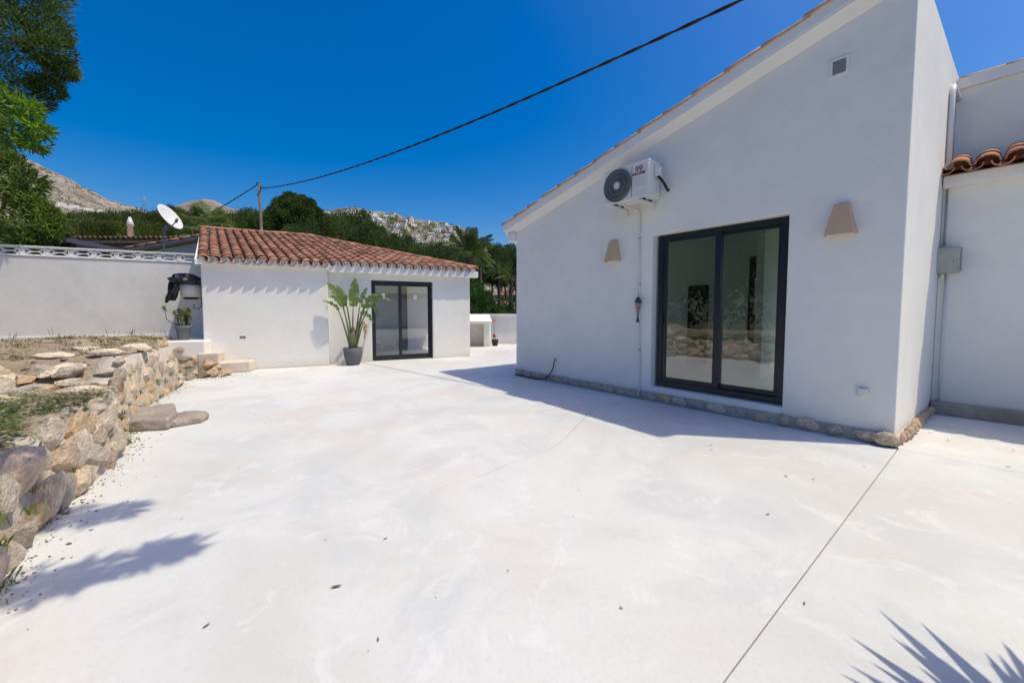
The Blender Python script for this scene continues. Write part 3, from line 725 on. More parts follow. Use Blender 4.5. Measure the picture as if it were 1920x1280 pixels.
for a0, a1 in ((R(110), R(250)), (R(-70), R(70))):
    pts = [(.225+.055*math.cos(a0+(a1-a0)*k_/10), .0, .402+.045*math.sin(a0+(a1-a0)*k_/10)) for k_ in range(11)]; q.tube(pts, .0045, 5)
q.build('logo_arc', M['red'], ac)
vc = MB().box(aw+.003, aw+.05, .14, .27, .29, .44).build('valve_cover', M['acwhite'], ac, .008); box('valve_cap', M['trim'], vc, aw+.051, aw+.062, .17, .21, .33, .40, .003)
q = MB(); q.tube([(aw+.02, .20, .31), (aw+.05, .21, .27), (aw+.085, .27, .20), (aw+.09, .33, .14), (aw+.085, .372, .12), (aw+.085, .398, .12)], .019, 10); q.build('insulated_hose', M['dark'], ac)
for sx in (-.22, .24):
    br = MB(); br.box(sx-.02, sx+.02, .02, .395, -.055, -.02); br.box(sx-.02, sx+.02, .36, .398, -.13, -.056)
    bo = br.build('bracket', M['acwhite'], ac, .003)
    box('rubber_foot', M['dark'], bo, sx-.03, sx+.03, .06, .12, -.0195, -.0005); box('rubber_foot', M['dark'], bo, sx-.03, sx+.03, .22, .28, -.0195, -.0005)
    box('slot', M['dark'], bo, sx-.0215, sx-.0205, .08, .30, -.045, -.032)
dp = hroot('drain_pipe', 2.95, -.018, 0); tag(dp, 'thin white drain pipe running from the air conditioner down the wall', 'pipe')
q = MB(); q.tube([(-.19, -.2, 2.95), (-.17, -.17, 2.92), (-.10, -.07, 2.895), (-.05, -.01, 2.86), (-.035, 0, 2.80), (-.03, 0, 2.2), (-.012, 0, 1.2), (.01, 0, .2), (.015, -.03, .06)], .013, 8); q.build('tube', M['pipe'], dp)
for zz, xx in ((2.45, -.032), (1.75, -.022), (.75, 0)): box('clip', M['rope'], dp, xx-.017, xx+.017, -.016, .016, zz, zz+.012)
# clay wall lamps: half pyramids, open below
for s_, lab in ((2.449, 'beige clay wall lamp under the air conditioner, left of the sliding door'), (5.327, 'beige clay wall lamp right of the sliding door, nearest the corner')):
    lp = hroot('wall_lamp', s_, 0, 2.15); tag(lp, lab, 'wall lamp', 'clay wall lamps beside the sliding door')
    q = MB(); wb, wt, db, dt, hh, th_ = .142, .068, .115, .062, .32, .012
    V_ = [(-wb, -.001, 0), (-wb*.86, -db, .0), (wb*.86, -db, .0), (wb, -.001, 0), (-wt, -.001, hh), (-wt*.86, -dt, hh), (wt*.86, -dt, hh), (wt, -.001, hh)]
    V2 = [(x*.9, min(-.001, y*.9), z if z == 0 else z - .015) for x, y, z in V_]
    q.add(V_ + V2, [(0,1,5,4),(1,2,6,5),(2,3,7,6),(4,5,6,7),(8,12,13,9),(9,13,14,10),(10,14,15,11),(12,15,14,13),(0,8,9,1),(1,9,10,2),(2,10,11,3)])
    q.build('shade', M['clay'], lp, .006)
    q = MB(); q.lathe([(.0, .13), (.022, .14), (.028, .17), (.02, .21), (.014, .24)], 12, (0, -.05, 0)); q.build('bulb', M['offwhite'], lp)
    box('back_plate', M['clay'], lp, -.05, .05, -.02, -.001, .10, .26, .003)
# hanging fish ornament
fi = hroot('fish_ornament', 2.93, -.045, 1.17); tag(fi, 'small blue and red fish ornament hanging on the drain pipe', 'ornament')
q = MB(); q.wallpoly([(-.055, .30), (.055, .30), (.048, .33), (.025, .38), (0, .40), (-.025, .38), (-.048, .33)], -.018, .015); q.build('head', M['fishblue'], fi, .006)
q = MB(); q.wallpoly([(-.03, .0), (0, .022), (.03, 0), (.012, .07), (.008, .11), (-.008, .11), (-.012, .07)], -.012, .01); q.build('tail', M['fishblue'], fi, .004)
for k_ in range(4):
    w_ = .05 - k_*.009; q = MB(); q.wallpoly([(-w_, .27-k_*.044), (-w_*.5, .252-k_*.044), (w_*.5, .252-k_*.044), (w_, .27-k_*.044), (w_*.9, .285-k_*.044), (-w_*.9, .285-k_*.044)], -.014, .012); q.build('rib', M['fishred'] if k_ else M['rope'], fi, .004)
q = MB(); q.tube([(0, 0, .0), (0, 0, .40), (.003, .02, .47)], .004, 6); q.build('cord', M['rope'], fi)
# hose on its tap
hz = hroot('hose_tap', 1.17, 0, .43); tag(hz, 'black hose hanging from a tap low on the gable wall', 'hose')
q = MB(); q.lathe([(.024, 0), (.024, .006), (.01, .006), (.01, .05)], 12); o = q.build('tap', M['offwhite'], hz); o.rotation_euler = (R(90), 0, 0)
box('tap_handle', M['dark'], o, -.02, .02, .006, .02, .04, .052, .003)
q = MB(); q.tube([(0, -.045, 0), (-.008, -.055, -.05), (-.02, -.06, -.14), (-.06, -.065, -.23), (-.13, -.07, -.31), (-.22, -.08, -.375), (-.34, -.10, -.41), (-.48, -.11, -.418), (-.75, -.10, -.418), (-1.1, -.085, -.418)], .010, 8); q.build('hose', M['dark'], hz)
# meter cabinet at the wing corner
cb = hroot('meter_box', 6.005, 2.12, 1.84); tag(cb, 'grey steel meter box fixed on the shaded wall by the corner', 'box')
MB().box(-.105, .105, 0, .178, 0, .32).build('case', M['board'], cb, .008)
dr = MB().box(-.10, .075, -.008, -.0005, .01, .31).build('door', M['board'], cb, .003); box('latch', M['metal'], dr, .045, .06, -.014, -.008, .12, .16, .002)
box('hinge_strip', M['metal'], cb, .106, .116, .01, .10, .01, .31, .002)
q = MB(); q.tube([(-.05, .12, 0), (-.05, .14, -.07)], .02, 8); q.build('cable_gland', M['pipe'], cb)

# ================================================================ steps, planter, pots by the guest house
def groot(name, s, y, z):
    d, i = Vector((.9026, .4305, 0)), Vector((-.4305, .9026, 0))
    return empty(name, Vector(GO) + d*s + i*y + Vector((0, 0, z)), GR)
st = groot('stairs', -2.4, -.5, 0); tag(st, 'three short cream and white steps climbing beside the guest house', 'steps')
q = MB().prism([(-.02, -.28), (.62, -.22), (.68, .195), (-.02, .195)], 0, .235).build('step', M['stepstone'], st, .03, 3)
MB().prism([(-.32, -.22), (.06, -.24), (.08, .195), (-.32, .195)], 0, .455).build('step', M['stepstone'], st, .03, 3)
MB().prism([(-1.0, -.18), (-.19, -.20), (-.15, .194), (-.31, .22), (-.5, 1.37), (-1.25, 1.37)], 0, .715).build('landing', M['trim'], st, .02, 3)
def pot(root, prof, mat, soil_r, soil_z, rim=None):
    q = MB(); q.lathe(prof, 28); p = q.build('pot', mat, root)
    q = MB(); q.lathe([(soil_r, soil_z-.01), (soil_r*.5, soil_z+.01), (0, soil_z+.012)], 20); q.build('soil', M['soil'], p); return p
sp = groot('potted_succulent', -3.07, -.18, .716); tag(sp, 'leggy green succulent in a grey plastic pot on the white landing', 'potted plant')
pot(sp, [(.10, 0), (.125, .22), (.128, .245), (.15, .25), (.152, .315), (.138, .317), (.13, .26), (0, .25)], M['pot2'], .135, .285)
rg = random.Random(8); q = MB(); V_, F_ = [], []
for k_ in range(20):
    a = rg.uniform(0, 6.28); h_ = rg.uniform(.16, .42); l_ = rg.uniform(.05, .17)
    if k_ == 0: a, h_, l_ = 3.3, .42, .30
    e_ = Vector((l_*math.cos(a), l_*math.sin(a), .30 + h_)); b_ = Vector((.06*math.cos(a), .06*math.sin(a), .28)); md_ = (e_+b_)/2 + Vector((.3*l_*math.cos(a), .3*l_*math.sin(a), -.05))
    q.tube([b_, md_, e_], [.012, .010, .007], 5)
    for t_ in range(26):
        d_ = Vector((rg.gauss(0,1), rg.gauss(0,1), rg.gauss(.5,.8))).normalized(); s_ = d_.orthogonal().normalized()*.013; c_ = e_ - Vector((0, 0, rg.uniform(0, .07))); i0 = len(V_)
        V_ += [c_, c_ + d_*.03 + s_, c_ + d_*.062, c_ + d_*.03 - s_]; F_.append((i0, i0+1, i0+2, i0+3))
q.build('stems', M['strelstem'], sp); link('leaves', np_mesh('leaves', V_, F_), sp, [M['succ']])
# white wall planter on an iron bracket with a bin bag over it
pl = groot('wall_planter', -2.98, .12, 1.66); tag(pl, 'round off-white planter held on an iron wall bracket in the nook', 'planter')
q = MB(); q.lathe([(.15, 0), (.185, .01), (.195, .28), (.18, .285), (.17, .2), (0, .19)], 26); q.build('bowl', M['offwhite'], pl)
q = MB(); q.lathe([(.12, -.045), (.13, -.002), (.0, -.002)], 20); q.build('saucer', M['dark'], pl)
q = MB(); q.tube([(.19, 0, -.005), (.19, 0, -.18), (.14, 0, -.26), (.05, 0, -.25), (.03, 0, -.20), (.07, 0, -.17)], .009, 6); q.tube([(.19, 0, -.02), (-.15, 0, -.02)], .009, 6); q.build('iron_bracket', M['iron'], pl)
bgm = bmesh.new(); bmesh.ops.create_icosphere(bgm, subdivisions=5, radius=1)
for v in bgm.verts:
    c = v.co.copy(); f_ = 1 + .20*fbm(c*1.5 + Vector((4, 1, 0)), 3) + .09*abs(fbm(Vector((c.x*3, c.y*6, c.z*2.5)) + Vector((2, 0, 0)), 4))
    v.co = Vector((c.x*.31*f_ - .04, c.y*.24*f_, c.z*.135*f_ + .39 - .10*max(0, c.x)*.4))
me = bpy.data.meshes.new('bag'); bgm.to_mesh(me); bgm.free(); me.polygons.foreach_set('use_smooth', np.ones(len(me.polygons), bool))
bagr = groot('bin_bag', -3.0, .10, 1.66); tag(bagr, 'black plastic bin bag draped over the wall planter', 'bag'); link('bag', me, bagr, [M['bag']])
# hanging tail of the bag: a thick crumpled flap
V_, F_ = [], []; nx, nz_ = 9, 14
for sgn in (0, 1):
    for j in range(nz_):
        for i in range(nx):
            u, v = i/(nx-1), j/(nz_-1); x = -.33 + u*(.24 - .05*v) + .05*v*0 - .10*v + .02*fbm((u*3, v*4, 1)); z = .42 - .50*v - .05*(u < .3)*v*(j == nz_-1)
            V_.append((x, -.06 + .035*math.sin(u*7 + v*3) + .02*fbm((u*4, v*5, 7)) + sgn*.05, z))
n_ = nx*nz_
for j in range(nz_-1):
    for i in range(nx-1):
        a = j*nx+i; F_.append((a, a+1, a+nx+1, a+nx)); F_.append((n_+a+1, n_+a, n_+a+nx, n_+a+nx+1))
for j in range(nz_-1): 
    F_.append((j*nx, (j+1)*nx, n_+(j+1)*nx, n_+j*nx)); F_.append(((j+1)*nx+nx-1, j*nx+nx-1, n_+j*nx+nx-1, n_+(j+1)*nx+nx-1))
for i in range(nx-1): F_.append(((nz_-1)*nx+i, (nz_-1)*nx+i+1, n_+(nz_-1)*nx+i+1, n_+(nz_-1)*nx+i))
link('bag_flap', np_mesh('bag_flap', V_, F_, True), bagr, [M['bag']])

# ================================================================ bird-of-paradise plant in a grey pot
bp = groot('potted_plant', .37, -.47, 0); tag(bp, 'tall paddle-leaved plant in a grey pot left of the guest house door', 'potted plant')
pot(bp, [(.135, 0), (.17, .05), (.215, .22), (.235, .43), (.222, .435), (.21, .38), (0, .37)], M['pot'], .212, .40)
rb = random.Random(21)
def paddle(base, ctrl, leaf0, tip, width, splits, droop=.02, dead=False, twist=0.0):
    base, ctrl, leaf0, tip = map(Vector, (base, ctrl, leaf0, tip))
    st_ = [base*(1-t)**2 + ctrl*2*t*(1-t) + leaf0*t*t for t in [i/8 for i in range(9)]]
    q = MB(); q.tube(st_, [.028 - .0022*i for i in range(9)], 7); so_ = q.build('stem', M['strelstem'], bp)
    ax = tip - leaf0; ln = ax.length; d0 = (leaf0 - ctrl).normalized()
    mid = leaf0 + d0*ln*.45 + Vector((0, 0, .0))
    n = 22; rib = [leaf0*(1-t)**2 + mid*2*t*(1-t) + tip*t*t for t in [i/n for i in range(n+1)]]
    view = Vector((.32, -1, .35)).normalized()
    V_, F_ = [], []
    gaps = {1: set(rb.sample(range(3, n-1), splits)), -1: set(rb.sample(range(3, n-1), splits))}
    for sd in (1, -1):
        sh = 0
        for i in range(n):
            if i in gaps[sd]: sh = rb.uniform(-.35, .35)
            t0, t1 = i/n, (i+1)/n
            quad = []
            for t, k_ in ((t0, i), (t1, i+1)):
                tg = (rib[min(k_+1, n)] - rib[max(k_-1, 0)]).normalized()
                nv_ = tg.cross(view).normalized()
                nv_ = (Matrix.Rotation(twist, 3, tg) @ nv_)
                wv = width * (math.sin(math.pi*min(1, (t*.93+.07)**.75)))**.6 if t < .999 else .004
                o_ = nv_*sd*wv + tg*(sh*.10 + .05)*wv*2 + Vector((0, 0, -droop*wv*10*(.5 + abs(sh)))) + view*(.25*wv)
                if i+1 in gaps[sd] and k_ == i+1: o_ -= tg*.012 + nv_*sd*wv*.06
                if i in gaps[sd] and k_ == i: o_ += tg*.012 - nv_*sd*wv*.06
                quad.append((rib[k_], rib[k_] + o_*.55 + view*(.05*wv), rib[k_] + o_))
            i0 = len(V_); V_ += [*quad[0], *quad[1]]
            F_ += [(i0, i0+1, i0+4, i0+3), (i0+1, i0+2, i0+5, i0+4)] if sd > 0 else [(i0+1, i0, i0+3, i0+4), (i0+2, i0+1, i0+4, i0+5)]
    lf = np_mesh('leaf', [tuple(v) for v in V_], F_, True); o = link('leaf', lf, bp, [M['dryfrond'] if dead else M['strel']])
    q = MB(); q.tube([p - view*.004 for p in rib], [.011 - .0004*i for i in range(n+1)], 5); q.build('midrib', M['strelstem'], o); return o
Z = .40
paddle((-.05, 0, Z), (-.10, 0, .95), (-.20, -.03, 1.45), (-.56, -.05, 2.03), .13, 2, .01)
paddle((.0, 0, Z), (.0, 0, 1.0), (.02, -.05, 1.46), (.08, .0, 2.18), .135, 3, .01)
paddle((-.06, .02, Z), (-.18, 0, 1.0), (-.32, -.02, 1.38), (-.66, -.04, 1.60), .085, 9, .03, twist=.5)
paddle((-.02, .03, Z), (-.04, .05, 1.1), (-.15, .08, 1.62), (-.36, .08, 2.00), .10, 6, .02, twist=.3)
paddle((.05, 0, Z), (.10, 0, 1.0), (.26, -.04, 1.42), (.74, -.08, 1.72), .12, 6, .015)
paddle((.06, .02, Z), (.12, .02, 1.05), (.36, 0, 1.60), (.93, -.06, 1.62), .10, 8, .03, twist=-.4)
paddle((.03, -.02, Z), (.10, -.04, .9), (.20, -.08, 1.28), (.50, -.1, 1.05), .075, 9, .04, twist=.6)
paddle((.04, .05, Z), (.10, .06, 1.0), (.20, .08, 1.55), (.36, .05, 1.95), .085, 7, .03, twist=.3)
paddle((-.03, .05, Z), (-.08, .08, .95), (-.22, .1, 1.50), (-.50, .1, 1.72), .08, 8, .03, twist=-.4)
paddle((.05, .03, Z), (.14, .0, 1.0), (.40, -.05, 1.45), (.62, -.1, 1.20), .075, 9, .04, twist=.5)
paddle((.07, -.03, Z), (.14, -.05, .75), (.24, -.1, 1.02), (.26, -.12, .62), .06, 8, .04, dead=True)
q = MB()
for k_ in range(7):
    a = k_*.9; q.tube([(.05*math.cos(a), .04*math.sin(a), .38), (.065*math.cos(a), .05*math.sin(a), .6), (.03*math.cos(a)+.02, .02, .9 + .05*(k_ % 3))], [.035, .03, .012], 7)
q.build('stalk_base', M['strelstem'], bp)

# ================================================================ terraced garden bed and its dry-stone wall
FOOT = [(-1.75, -6), (-1.75, -2.5), (-1.85, -.6), (-2.0, .6), (-2.376, 1.733), (-2.70, 2.12), (-3.0, 2.55), (-3.396, 3.28), (-3.892, 3.965), (-4.46, 4.55), (-4.88, 5.05), (-5.351, 5.914), (-5.70, 6.6), (-6.078, 7.231), (-6.55, 7.75), (-7.0, 8.25), (-7.25, 8.9), (-7.75, 10.2)]
cum = [0]
for a, b_ in zip(FOOT, FOOT[1:]): cum.append(cum[-1] + math.hypot(b_[0]-a[0], b_[1]-a[1]))
def foot(t): return Vector((float(np.interp(t, cum, [p[0] for p in FOOT])), float(np.interp(t, cum, [p[1] for p in FOOT])), 0))
def fdir(t): return (foot(min(t+.15, cum[-1])) - foot(max(t-.15, 0))).normalized()
def bed_z(x, y):
    # riser line from (-9,3.6) to (-4.6,5.5): lower terrace on the camera side
    ax, ay, bx_, by_ = -9.0, 3.55, -4.6, 5.35
    dx, dy = bx_-ax, by_-ay; L_ = math.hypot(dx, dy); sd = ((x-ax)*(-dy) + (y-ay)*dx)/L_ * -1
    k_ = smooth(-.35, .45, -sd + .25*noise.noise(Vector((x*1.5, y*1.5, 0))))
    n = fbm((x*1.1, y*1.1, 4), 5)*.05 + fbm((x*5, y*5, 1), 3)*.018
    return .44 + .31*k_ + n + .04*math.sin(x*2.1 + y)
def wall_h(t):
    p = foot(t); return bed_z(p.x - .4, p.y - .1) - .02
V, F = [], []; nt_, nw = 190, 70
for i in range(nt_):
    t = cum[-1]*i/(nt_-1); p = foot(t); d = fdir(t)
    for j in range(nw):
        w_ = .22 + 9.0*(j/(nw-1))**1.5
        q = p + Vector((-.97, -.05 - .05, 0))*w_
        z = bed_z(q.x, q.y) - .10*max(0, .5 - w_)
        V.append((q.x, q.y, z))
for i in range(nt_-1):
    for j in range(nw-1): F.append((i*nw+j, i*nw+j+1, (i+1)*nw+j+1, (i+1)*nw+j))
bed = link('garden_bed', np_mesh('garden_bed', V, F, True), None, [M['soil']]); tag(bed, kind='structure')
# the retaining wall: mortar core and single stones
rw = empty('stone_wall', (-3.4, 3.3, 0)); tag(rw, 'rough stone retaining wall in beige and ochre along the garden bed', 'wall')
V, F = [], []; prof = [(0.02, -.05), (.06, .12), (.11, .3), (.17, 1.0), (.45, 1.0), (.5, .6)]
for i in range(nt_):
    t = cum[-1]*.97*i/(nt_-1); p = foot(t); d = fdir(t); nrm = Vector((-d.y, d.x, 0)) ; h_ = wall_h(t)
    for (o_, z) in prof:
        z_ = z if z < .2 else (z*h_ if z in (1.0, .6) else min(.3, h_*.6)); q = p + nrm*(o_ + .02*noise.noise(Vector((t*4, z*3, 0)))); V.append((q.x + 3.4, q.y - 3.3, z_))
k_ = len(prof)
for i in range(nt_-1):
    for j in range(k_-1): F.append((i*k_+j, i*k_+j+1, (i+1)*k_+j+1, (i+1)*k_+j))
link('mortar_core', np_mesh('mortar_core', V, F, True), rw, [M['mortar']])
rs = random.Random(17)
def wstone(t, hz_, ln, ht, dp_, tilt, col=None, out=0.0):
    p = foot(t); d = fdir(t); nrm = Vector((-d.y, d.x, 0)); lean = .05 + .30*hz_
    q = p + nrm*(lean - out) + Vector((0, 0, hz_))
    rotz = math.atan2(d.y, d.x)
    put_rock(rw, (q.x + 3.4, q.y - 3.3, q.z), (ln*1.42, dp_*1.4, ht*1.40), (rs.uniform(.12, .45), tilt, rotz + rs.uniform(-.15, .15)), ROCKS if rs.random() < .6 else SLABS, col)
t = 3.0; 
while t < cum[-1] - 2.4:
    h_ = wall_h(t); near = 1.05 if t < 9.6 else .85
    ln = rs.uniform(.08, .17)*near; z = 0.0; first = True
    while z < h_ - .03:
        ht = rs.uniform(.10, .20)*near if not first else rs.uniform(.07, .14)*near
        ht = min(ht, (h_ - z)*.62 + .03)
        wstone(t + rs.uniform(-.05, .05), z + ht*.85, ln*rs.uniform(.9, 1.25), ht*1.08, rs.uniform(.05, .085)*near, rs.uniform(-.5, .5), None, .02 if first else 0)
        z += ht*1.62; first = False
    t += ln*1.55
# riser between the terraces: loose boulders (single things) and pale flat slabs
n_r = 0
rb2 = random.Random(33)
def loose(name, lab, x, y, z, size, rot, meshes, col, grp):
    o = bpy.data.objects.new(name, rb2.choice(meshes)); C.objects.link(o); o.location = (x, y, z); o.scale = [q_*1.3 for q_ in size]; o.rotation_euler = rot; o.color = col
    return tag(o, lab, 'stone', grp)
for k_ in range(44):
    u = rb2.random(); x = -8.2 + 3.0*u + rb2.uniform(-.1, .1); y = 3.75 + 1.28*u + rb2.uniform(-.38, .25)
    s_ = rb2.uniform(.07, .19); c = rb2.choice(STC); kk = rb2.uniform(.85, 1.15)
    loose('boulder', 'beige boulder in the broken bank between the two garden terraces', x, y, bed_z(x, y) + s_*.22, (s_*rb2.uniform(1, 1.7), s_, s_*rb2.uniform(.55, .9)), (rb2.uniform(-.3,.3), rb2.uniform(-.3,.3), rb2.uniform(0, 3)), ROCKS, (c[0]*kk, c[1]*kk, c[2]*kk, 1), 'boulders in the garden bank')
for k_, (x, y, l_, a) in enumerate(((-5.45, 4.02, .62, .1), (-4.55, 4.15, .30, .2), (-6.2, 5.3, .35, .5), (-5.6, 5.45, .30, .3), (-5.6, 5.9, .28, .2), (-6.9, 4.9, .4, .45), (-7.0, 6.5, .3, .2))):
    loose('flat_slab', 'pale flat slab lying on the garden soil', x, y, bed_z(x, y) + .035, (l_*.62, .12, .05), (.05, .02, a), SLABS, (1.5, 1.42, 1.3, 1), 'pale slabs on the garden bed')
# rubble heap in front of the steps
for k_, (px_, py_, dx_, sz) in enumerate([(-6.28, 7.95, 0, .15), (-6.52, 8.18, 0, .13), (-6.42, 7.82, 0, .11), (-6.75, 8.33, .25, .14), (-6.62, 8.05, .2, .12), (-6.2, 8.15, 0, .17), (-6.05, 8.30, 0, .13), (-6.40, 8.25, .16, .14), (-6.35, 7.70, 0, .09), (-6.85, 8.15, .3, .13), (-6.7, 7.95, .15, .14), (-6.9, 8.45, .45, .11), (-5.98, 8.12, 0, .08), (-6.55, 7.75, .1, .12), (-6.25, 8.32, .13, .10), (-6.1, 8.02, 0, .09), (-6.95, 8.2, .5, .10), (-6.5, 8.4, .2, .12)]):
    g_ = rb2.choice([(.66, .62, .58), (.95, .78, .66), (.72, .68, .62), (1.1, .9, .75)])
    loose('rubble_stone', 'broken stone in the heap below the cream steps', px_, py_, dx_ + sz*.45, (sz*1.15, sz*.8, sz*.65), (rb2.uniform(-.4,.4), rb2.uniform(-.4,.4), rb2.uniform(0,3)), ROCKS, (*g_, 1), 'rubble heap by the steps')
# two low concrete blocks stepping out of the wall
b1 = MB().prism([(-4.95, 4.85), (-4.30, 4.33), (-3.90, 4.42), (-4.05, 4.72), (-4.5, 5.2)], 0, .135).build('concrete_block', M['step_conc'], None, .03, 3); tag(b1, 'worn concrete block stepping out of the stone wall', 'block')
b2 = MB().prism([(-4.10, 4.49), (-3.92, 4.50), (-3.74, 4.70), (-3.80, 4.90), (-4.00, 5.05), (-4.28, 4.92)], 0, .075).build('concrete_block', M['step_conc'], None, .025, 3); tag(b2, 'thin flat concrete block lying on the patio, outermost of the two', 'block')
for o in (b1, b2):
    ds = o.modifiers.new('sub', 'SUBSURF'); ds.subdivision_type = 'SIMPLE'; ds.levels = ds.render_levels = 3
    tx = bpy.data.textures.new('worn', 'CLOUDS'); tx.noise_scale = .12; dm = o.modifiers.new('worn', 'DISPLACE'); dm.texture = tx; dm.strength = .035; dm.texture_coords = 'GLOBAL'
# gravel and crumbs at the foot of the wall
rn = np.random.default_rng(4)
def bits(name, P, smin, smax, mat, flat=.6):
    n = len(P); base = np.array([(1,0,0),(0,1,0),(-1,0,0),(0,-1,0),(0,0,1),(0,0,-1)], float); fc_ = np.array([(0,1,4),(1,2,4),(2,3,4),(3,0,4),(1,0,5),(2,1,5),(3,2,5),(0,3,5)])
    sz = rn.uniform(smin, smax, (n, 1, 1))*(rn.random((n, 1, 1))**1.5 + .35); B = base[None]*(1 + rn.normal(0, .25, (n, 6, 3)))*sz*np.array([1, 1, flat]); a = rn.uniform(0, 6.28, n)
    ca, sa = np.cos(a)[:, None], np.sin(a)[:, None]; X = B[:, :, 0]*ca - B[:, :, 1]*sa; Y = B[:, :, 0]*sa + B[:, :, 1]*ca
    V_ = np.stack([X, Y, B[:, :, 2]], 2) + P[:, None, :]; F_ = (fc_[None] + 6*np.arange(n)[:, None, None])
    return link(name, np_mesh(name, V_.reshape(-1, 3), F_.reshape(-1, 3)), None, [mat])
P = []
for k_ in range(1500):
    t = rn.uniform(4, cum[-1]-2.2); p = foot(t); d = fdir(t); nrm = Vector((-d.y, d.x, 0)); q = p - nrm*(abs(rn.normal(0, .11)) - .03); P.append((q.x, q.y, .004))
for k_ in range(25):
    P.append((rn.uniform(-3.2, 2.5), rn.uniform(1.35, 7), .001))
for k_ in range(500): P.append((rn.normal(-6.1, .35), rn.normal(8.0, .25), .005))
tag(bits('gravel', np.array(P), .002, .011, M['gravel']), 'crumbs of stone and soil along the foot of the stone wall', 'gravel', kind='stuff')
P = []
while len(P) < 2600:
    x, y = rn.uniform(-11, -3), rn.uniform(.5, 10)
    tq = min(range(0, 170), key=lambda i: (foot(i*.1).y - y)**2)*.1
    if x < foot(tq).x - .35: P.append((x, y, bed_z(x, y) + .005))
BEDP = P
tag(bits('soil_stones', np.array(P), .012, .05, M['gravel']), 'small stones scattered over the garden soil', 'stones', kind='stuff')
# weeds
def blades(name, P, n_per, hmin, hmax, wid, spread, mat, lean=.6, broad=False):
    V_, F_ = [], []
    for (x, y, z) in P:
        s0 = rn.uniform(.6, 1.3)
        for k_ in range(int(n_per*rn.uniform(.5, 1.4))):
            a = rn.uniform(0, 6.28); r_ = rn.normal(0, spread); h_ = rn.uniform(hmin, hmax)*s0; l_ = rn.uniform(.1, lean)*h_; b = rn.uniform(0, 6.28)
            bx_, by_ = x + r_*math.cos(a), y + r_*math.sin(a); wx, wy = wid*math.cos(b+1.57), wid*math.sin(b+1.57)
            mx_, my_ = bx_ + l_*.4*math.cos(b), by_ + l_*.4*math.sin(b); tx_, ty_ = bx_ + l_*math.cos(b), by_ + l_*math.sin(b); i0 = len(V_)
            if broad:
                zc = z + h_*rn.uniform(.3, 1); V_ += [(bx_, by_, zc), (mx_+wx, my_+wy, zc+.3*wid), (tx_, ty_, zc + .2*wid), (mx_-wx, my_-wy, zc+.3*wid)]
            else: V_ += [(bx_-wx*.5, by_-wy*.5, z-.01), (bx_+wx*.5, by_+wy*.5, z-.01), (mx_+wx*.4, my_+wy*.4, z+h_*.6), (tx_, ty_, z+h_)]
            F_.append((i0, i0+1, i0+2, i0+3))
    return link(name, np_mesh(name, V_, F_), None, [mat])
def bedpts(n, cond):
    out = []
    while len(out) < n:
        p = BEDP[rn.integers(len(BEDP))]; x, y = p[0] + rn.normal(0, .12), p[1] + rn.normal(0, .12)
        if cond(x, y): out.append((x, y, bed_z(x, y)))
    return out
def near_wall(x, y):
    q = (Vector((x, y, 0)) - Vector(GO)); return .9026*q.x + .4305*q.y, -.4305*q.x + .9026*q.y
low = bedpts(520, lambda x, y: x > -6.4 and y < 4.0 and noise.noise(Vector((x*1.3, y*1.3, 2))) > -.25)
tag(blades('green_weeds', low, 30, .03, .13, .013, .09, M['weed'], .9, True), 'low green leafy weeds covering the lower garden terrace', 'weeds', kind='stuff')
up2 = bedpts(330, lambda x, y: y > 4.8 and noise.noise(Vector((x*.9, y*.9, 7))) > -.05)
tag(blades('grass_tufts', up2, 16, .02, .06, .006, .07, M['weed'], .7), 'tufts of thin grass on the upper garden terrace', 'grass', kind='stuff')
mixd = bedpts(420, lambda x, y: True)
tag(blades('dry_grass', mixd, 14, .02, .06, .004, .08, M['drygrass'], .9), 'dry straw-coloured grass over the garden bed', 'grass', kind='stuff')
wl = []
for k_ in range(46):
    s_ = rn.uniform(-8, -3.2); y_ = .84 - abs(rn.normal(0, .12)); q = Vector(GO) + Vector((.9026, .4305, 0))*s_ + Vector((-.4305, .9026, 0))*y_; wl.append((q.x, q.y, bed_z(q.x, q.y)))
tag(blades('wall_weeds', wl, 3, .04, .24, .0022, .05, M['olive'], .5), 'thin wiry weeds growing up against the white garden wall', 'weeds', kind='stuff')
fw_ = []
for k_ in range(60):
    t = rn.uniform(4.5, cum[-1]-3); p = foot(t); d = fdir(t); nrm = Vector((-d.y, d.x, 0)); q = p + nrm*rn.uniform(-.01, .16); fw_.append((q.x, q.y, .02 if rn.random() < .5 else rn.uniform(.05, .3)))
tag(blades('crevice_weeds', fw_, 16, .02, .07, .006, .04, M['weed'], .8), 'green weeds sprouting from crevices of the stone wall', 'weeds', kind='stuff')
